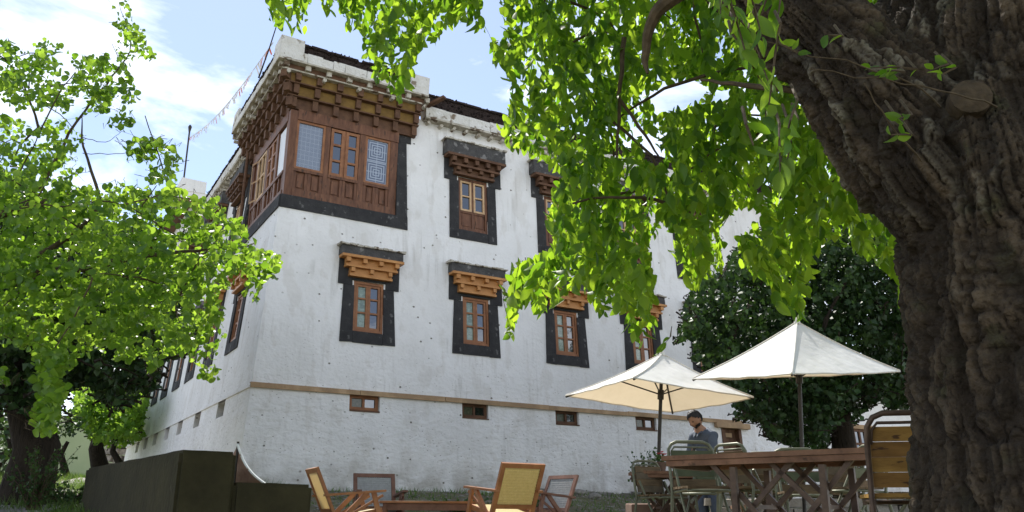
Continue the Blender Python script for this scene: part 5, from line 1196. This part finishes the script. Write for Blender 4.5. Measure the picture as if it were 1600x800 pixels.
nodes = [(H([0, .02, .93]), (.15, .11)), (H([0, .03, 1.10]), (.145, .105)), (H([0, 0, 1.28]), (.17, .115)), (H([0, -.05, 1.40]), (.13, .09)), (H([0, -.10, 1.47]), .062), (H([0, -.15, 1.53]), .058),
 (H([.17, -.05, 1.37]), .062), (H([.22, -.10, 1.12]), .046), (H([.17, -.30, 1.02]), .036), (H([.15, -.38, 1.0]), .034),
 (H([-.17, -.05, 1.37]), .062), (H([-.22, -.10, 1.12]), .046), (H([-.17, -.30, 1.02]), .036), (H([-.15, -.38, 1.0]), .034),
 (H([.09, .02, .84]), (.09, .09)), (H([.11, 0, .48]), .062), (H([.11, .03, .10]), .042), (H([.12, -.12, .04]), .036),
 (H([-.09, .02, .84]), (.09, .09)), (H([-.11, -.02, .48]), .062), (H([-.11, .03, .10]), .042), (H([-.12, -.12, .04]), .036)]
edges = [(0, 1), (1, 2), (2, 3), (3, 4), (4, 5), (3, 6), (6, 7), (7, 8), (8, 9), (3, 10), (10, 11), (11, 12), (12, 13), (0, 14), (14, 15), (15, 16), (16, 17), (0, 18), (18, 19), (19, 20), (20, 21)]
for s, base in ((1, 9), (-1, 13)):
    wrist = nodes[base][0]; palm = len(nodes); nodes.append((wrist + H([0, -.06, -.01]), (.036, .018))); edges.append((base, palm))
    for k, (dx, ln) in enumerate(((-.027, .062), (-.009, .072), (.009, .068), (.027, .052))):
        a = len(nodes); p = wrist + H([dx, -.095, -.012]); nodes.append((p, .0095)); nodes.append((p + H([0, -ln * .5, -.012]), .0085)); nodes.append((p + H([0, -ln * .8, -.035]), .007)); edges += [(palm, a), (a, a + 1), (a + 1, a + 2)]
    a = len(nodes); p = wrist + H([-s * .04, -.04, -.01]); nodes.append((p, .011)); nodes.append((p + H([-s * .018, -.03, -.01]), .0085)); edges += [(palm, a), (a, a + 1)]
skin_mesh('body', nodes, edges, M['skin'], man, 1)
# head: shaped sphere with brow, nose, chin, turned down
def headpt(p, grow=0):
    x, y, z = p; r = H([.084 + grow, .105 + grow, .128 + grow]); q = H([x * r[0], y * r[1], z * r[2]])
    if z < -.1: q[0] *= 1 - .35 * (-z - .1); q[1] *= 1 - .15 * (-z)
    if y < -.3:
        nose = math.exp(-(x / .22) ** 2 - ((z + .08) / .22) ** 2); q[1] -= .030 * nose
        eye = sum(math.exp(-((x - e) / .2) ** 2 - ((z - .12) / .13) ** 2) for e in (-.42, .42)); q[1] += .012 * eye
        q[1] -= .006 * math.exp(-(x / .4) ** 2 - ((z + .45) / .08) ** 2); q[1] -= .010 * math.exp(-(x / .35) ** 2 - ((z + .85) / .18) ** 2)
    return q
tilt = Matrix.Rotation(math.radians(38), 3, 'X'); hc = Vector((0, -.175, 1.595))
def headmesh(name, mt, cond, grow, seg=40):
    bm = bmesh.new(); bmesh.ops.create_uvsphere(bm, u_segments=seg, v_segments=28, radius=1)
    if cond: bmesh.ops.delete(bm, geom=[v for v in bm.verts if not cond(v.co)], context='VERTS')
    for v in bm.verts:
        g = grow + (.022 * (fbm(np.array([v.co[:]]) * 7, 2)[0] - .3) if grow else 0); v.co = hc + tilt @ Vector(headpt(v.co, g))
    me = bpy.data.meshes.new(name); bm.to_mesh(me); bm.free(); me.polygons.foreach_set('use_smooth', [True] * len(me.polygons)); return addobj(name, me, mt, man)
headmesh('head', M['skin'], None, 0)
headmesh('hair', M['hair'], lambda c: c.z > .46 + .15 * math.sin(c.x * 5) * (c.y < 0) or (c.y > .0 and c.z > -.5) or (abs(c.x) > .8 and c.z > .1 and c.y > -.3), .010)
headmesh('beard', M['hair'], lambda c: c.z < -.30 and c.y < -.12 and not (abs(c.x) < .28 and -.52 < c.z < -.42), .005)
for s in (-1, 1):
    bm = bmesh.new(); bmesh.ops.create_icosphere(bm, subdivisions=2, radius=1)
    for v in bm.verts: v.co = hc + tilt @ Vector((s * .08 + v.co.x * .010, .012 + v.co.y * .018, -.005 + v.co.z * .030))
    me = bpy.data.meshes.new('ear'); bm.to_mesh(me); bm.free(); addobj('ear', me, M['skin'], man)
    bm = bmesh.new(); bmesh.ops.create_icosphere(bm, subdivisions=2, radius=.011)
    for v in bm.verts: v.co = hc + tilt @ (v.co + Vector((s * .032, -.083, .013)))
    me = bpy.data.meshes.new('eye'); bm.to_mesh(me); bm.free(); addobj('eye', me, M['hair'], man)
sh = [(H([0, .02, .90]), (.172, .13)), (H([0, .03, 1.10]), (.165, .12)), (H([0, 0, 1.28]), (.188, .13)), (H([0, -.04, 1.40]), (.175, .135)), (H([0, -.075, 1.455]), (.10, .09)),
 (H([.18, -.05, 1.37]), .080), (H([.235, -.09, 1.13]), .062), (H([.20, -.22, 1.05]), .054), (H([-.18, -.05, 1.37]), .080), (H([-.235, -.09, 1.13]), .062), (H([-.20, -.22, 1.05]), .054)]
skin_mesh('shirt', sh, [(0, 1), (1, 2), (2, 3), (3, 4), (3, 5), (5, 6), (6, 7), (3, 8), (8, 9), (9, 10)], M['shirt'], man, 2)
m = MB()
for s in (-1, 1): m.add([(s * .012, -.175, 1.385), (s * .075, -.115, 1.455), (s * .085, -.02, 1.48), (s * .095, -.05, 1.44), (s * .07, -.165, 1.40), (s * .03, -.20, 1.35)], [(0, 1, 2, 3, 4, 5)])
cl = m.build('collar', M['shirt'], man, local=True)
tr_ = [(H([0, .02, .92]), (.165, .125)), (H([.09, .02, .84]), (.105, .105)), (H([.11, 0, .48]), .078), (H([.11, .03, .08]), .062), (H([-.09, .02, .84]), (.105, .105)), (H([-.11, -.02, .48]), .078), (H([-.11, .03, .08]), .062)]
skin_mesh('trousers', tr_, [(0, 1), (1, 2), (2, 3), (0, 4), (4, 5), (5, 6)], M['jeans'], man, 2)
for s in (-1, 1):
    bm = bmesh.new(); bmesh.ops.create_icosphere(bm, subdivisions=3, radius=1)
    for v in bm.verts: v.co = Vector((s * .115 + v.co.x * .05, -.06 + v.co.y * .14, max(.0, .04 + v.co.z * .05)))
    me = bpy.data.meshes.new('shoe'); bm.to_mesh(me); bm.free(); addobj('shoe', me, M['darkmetal'], man)
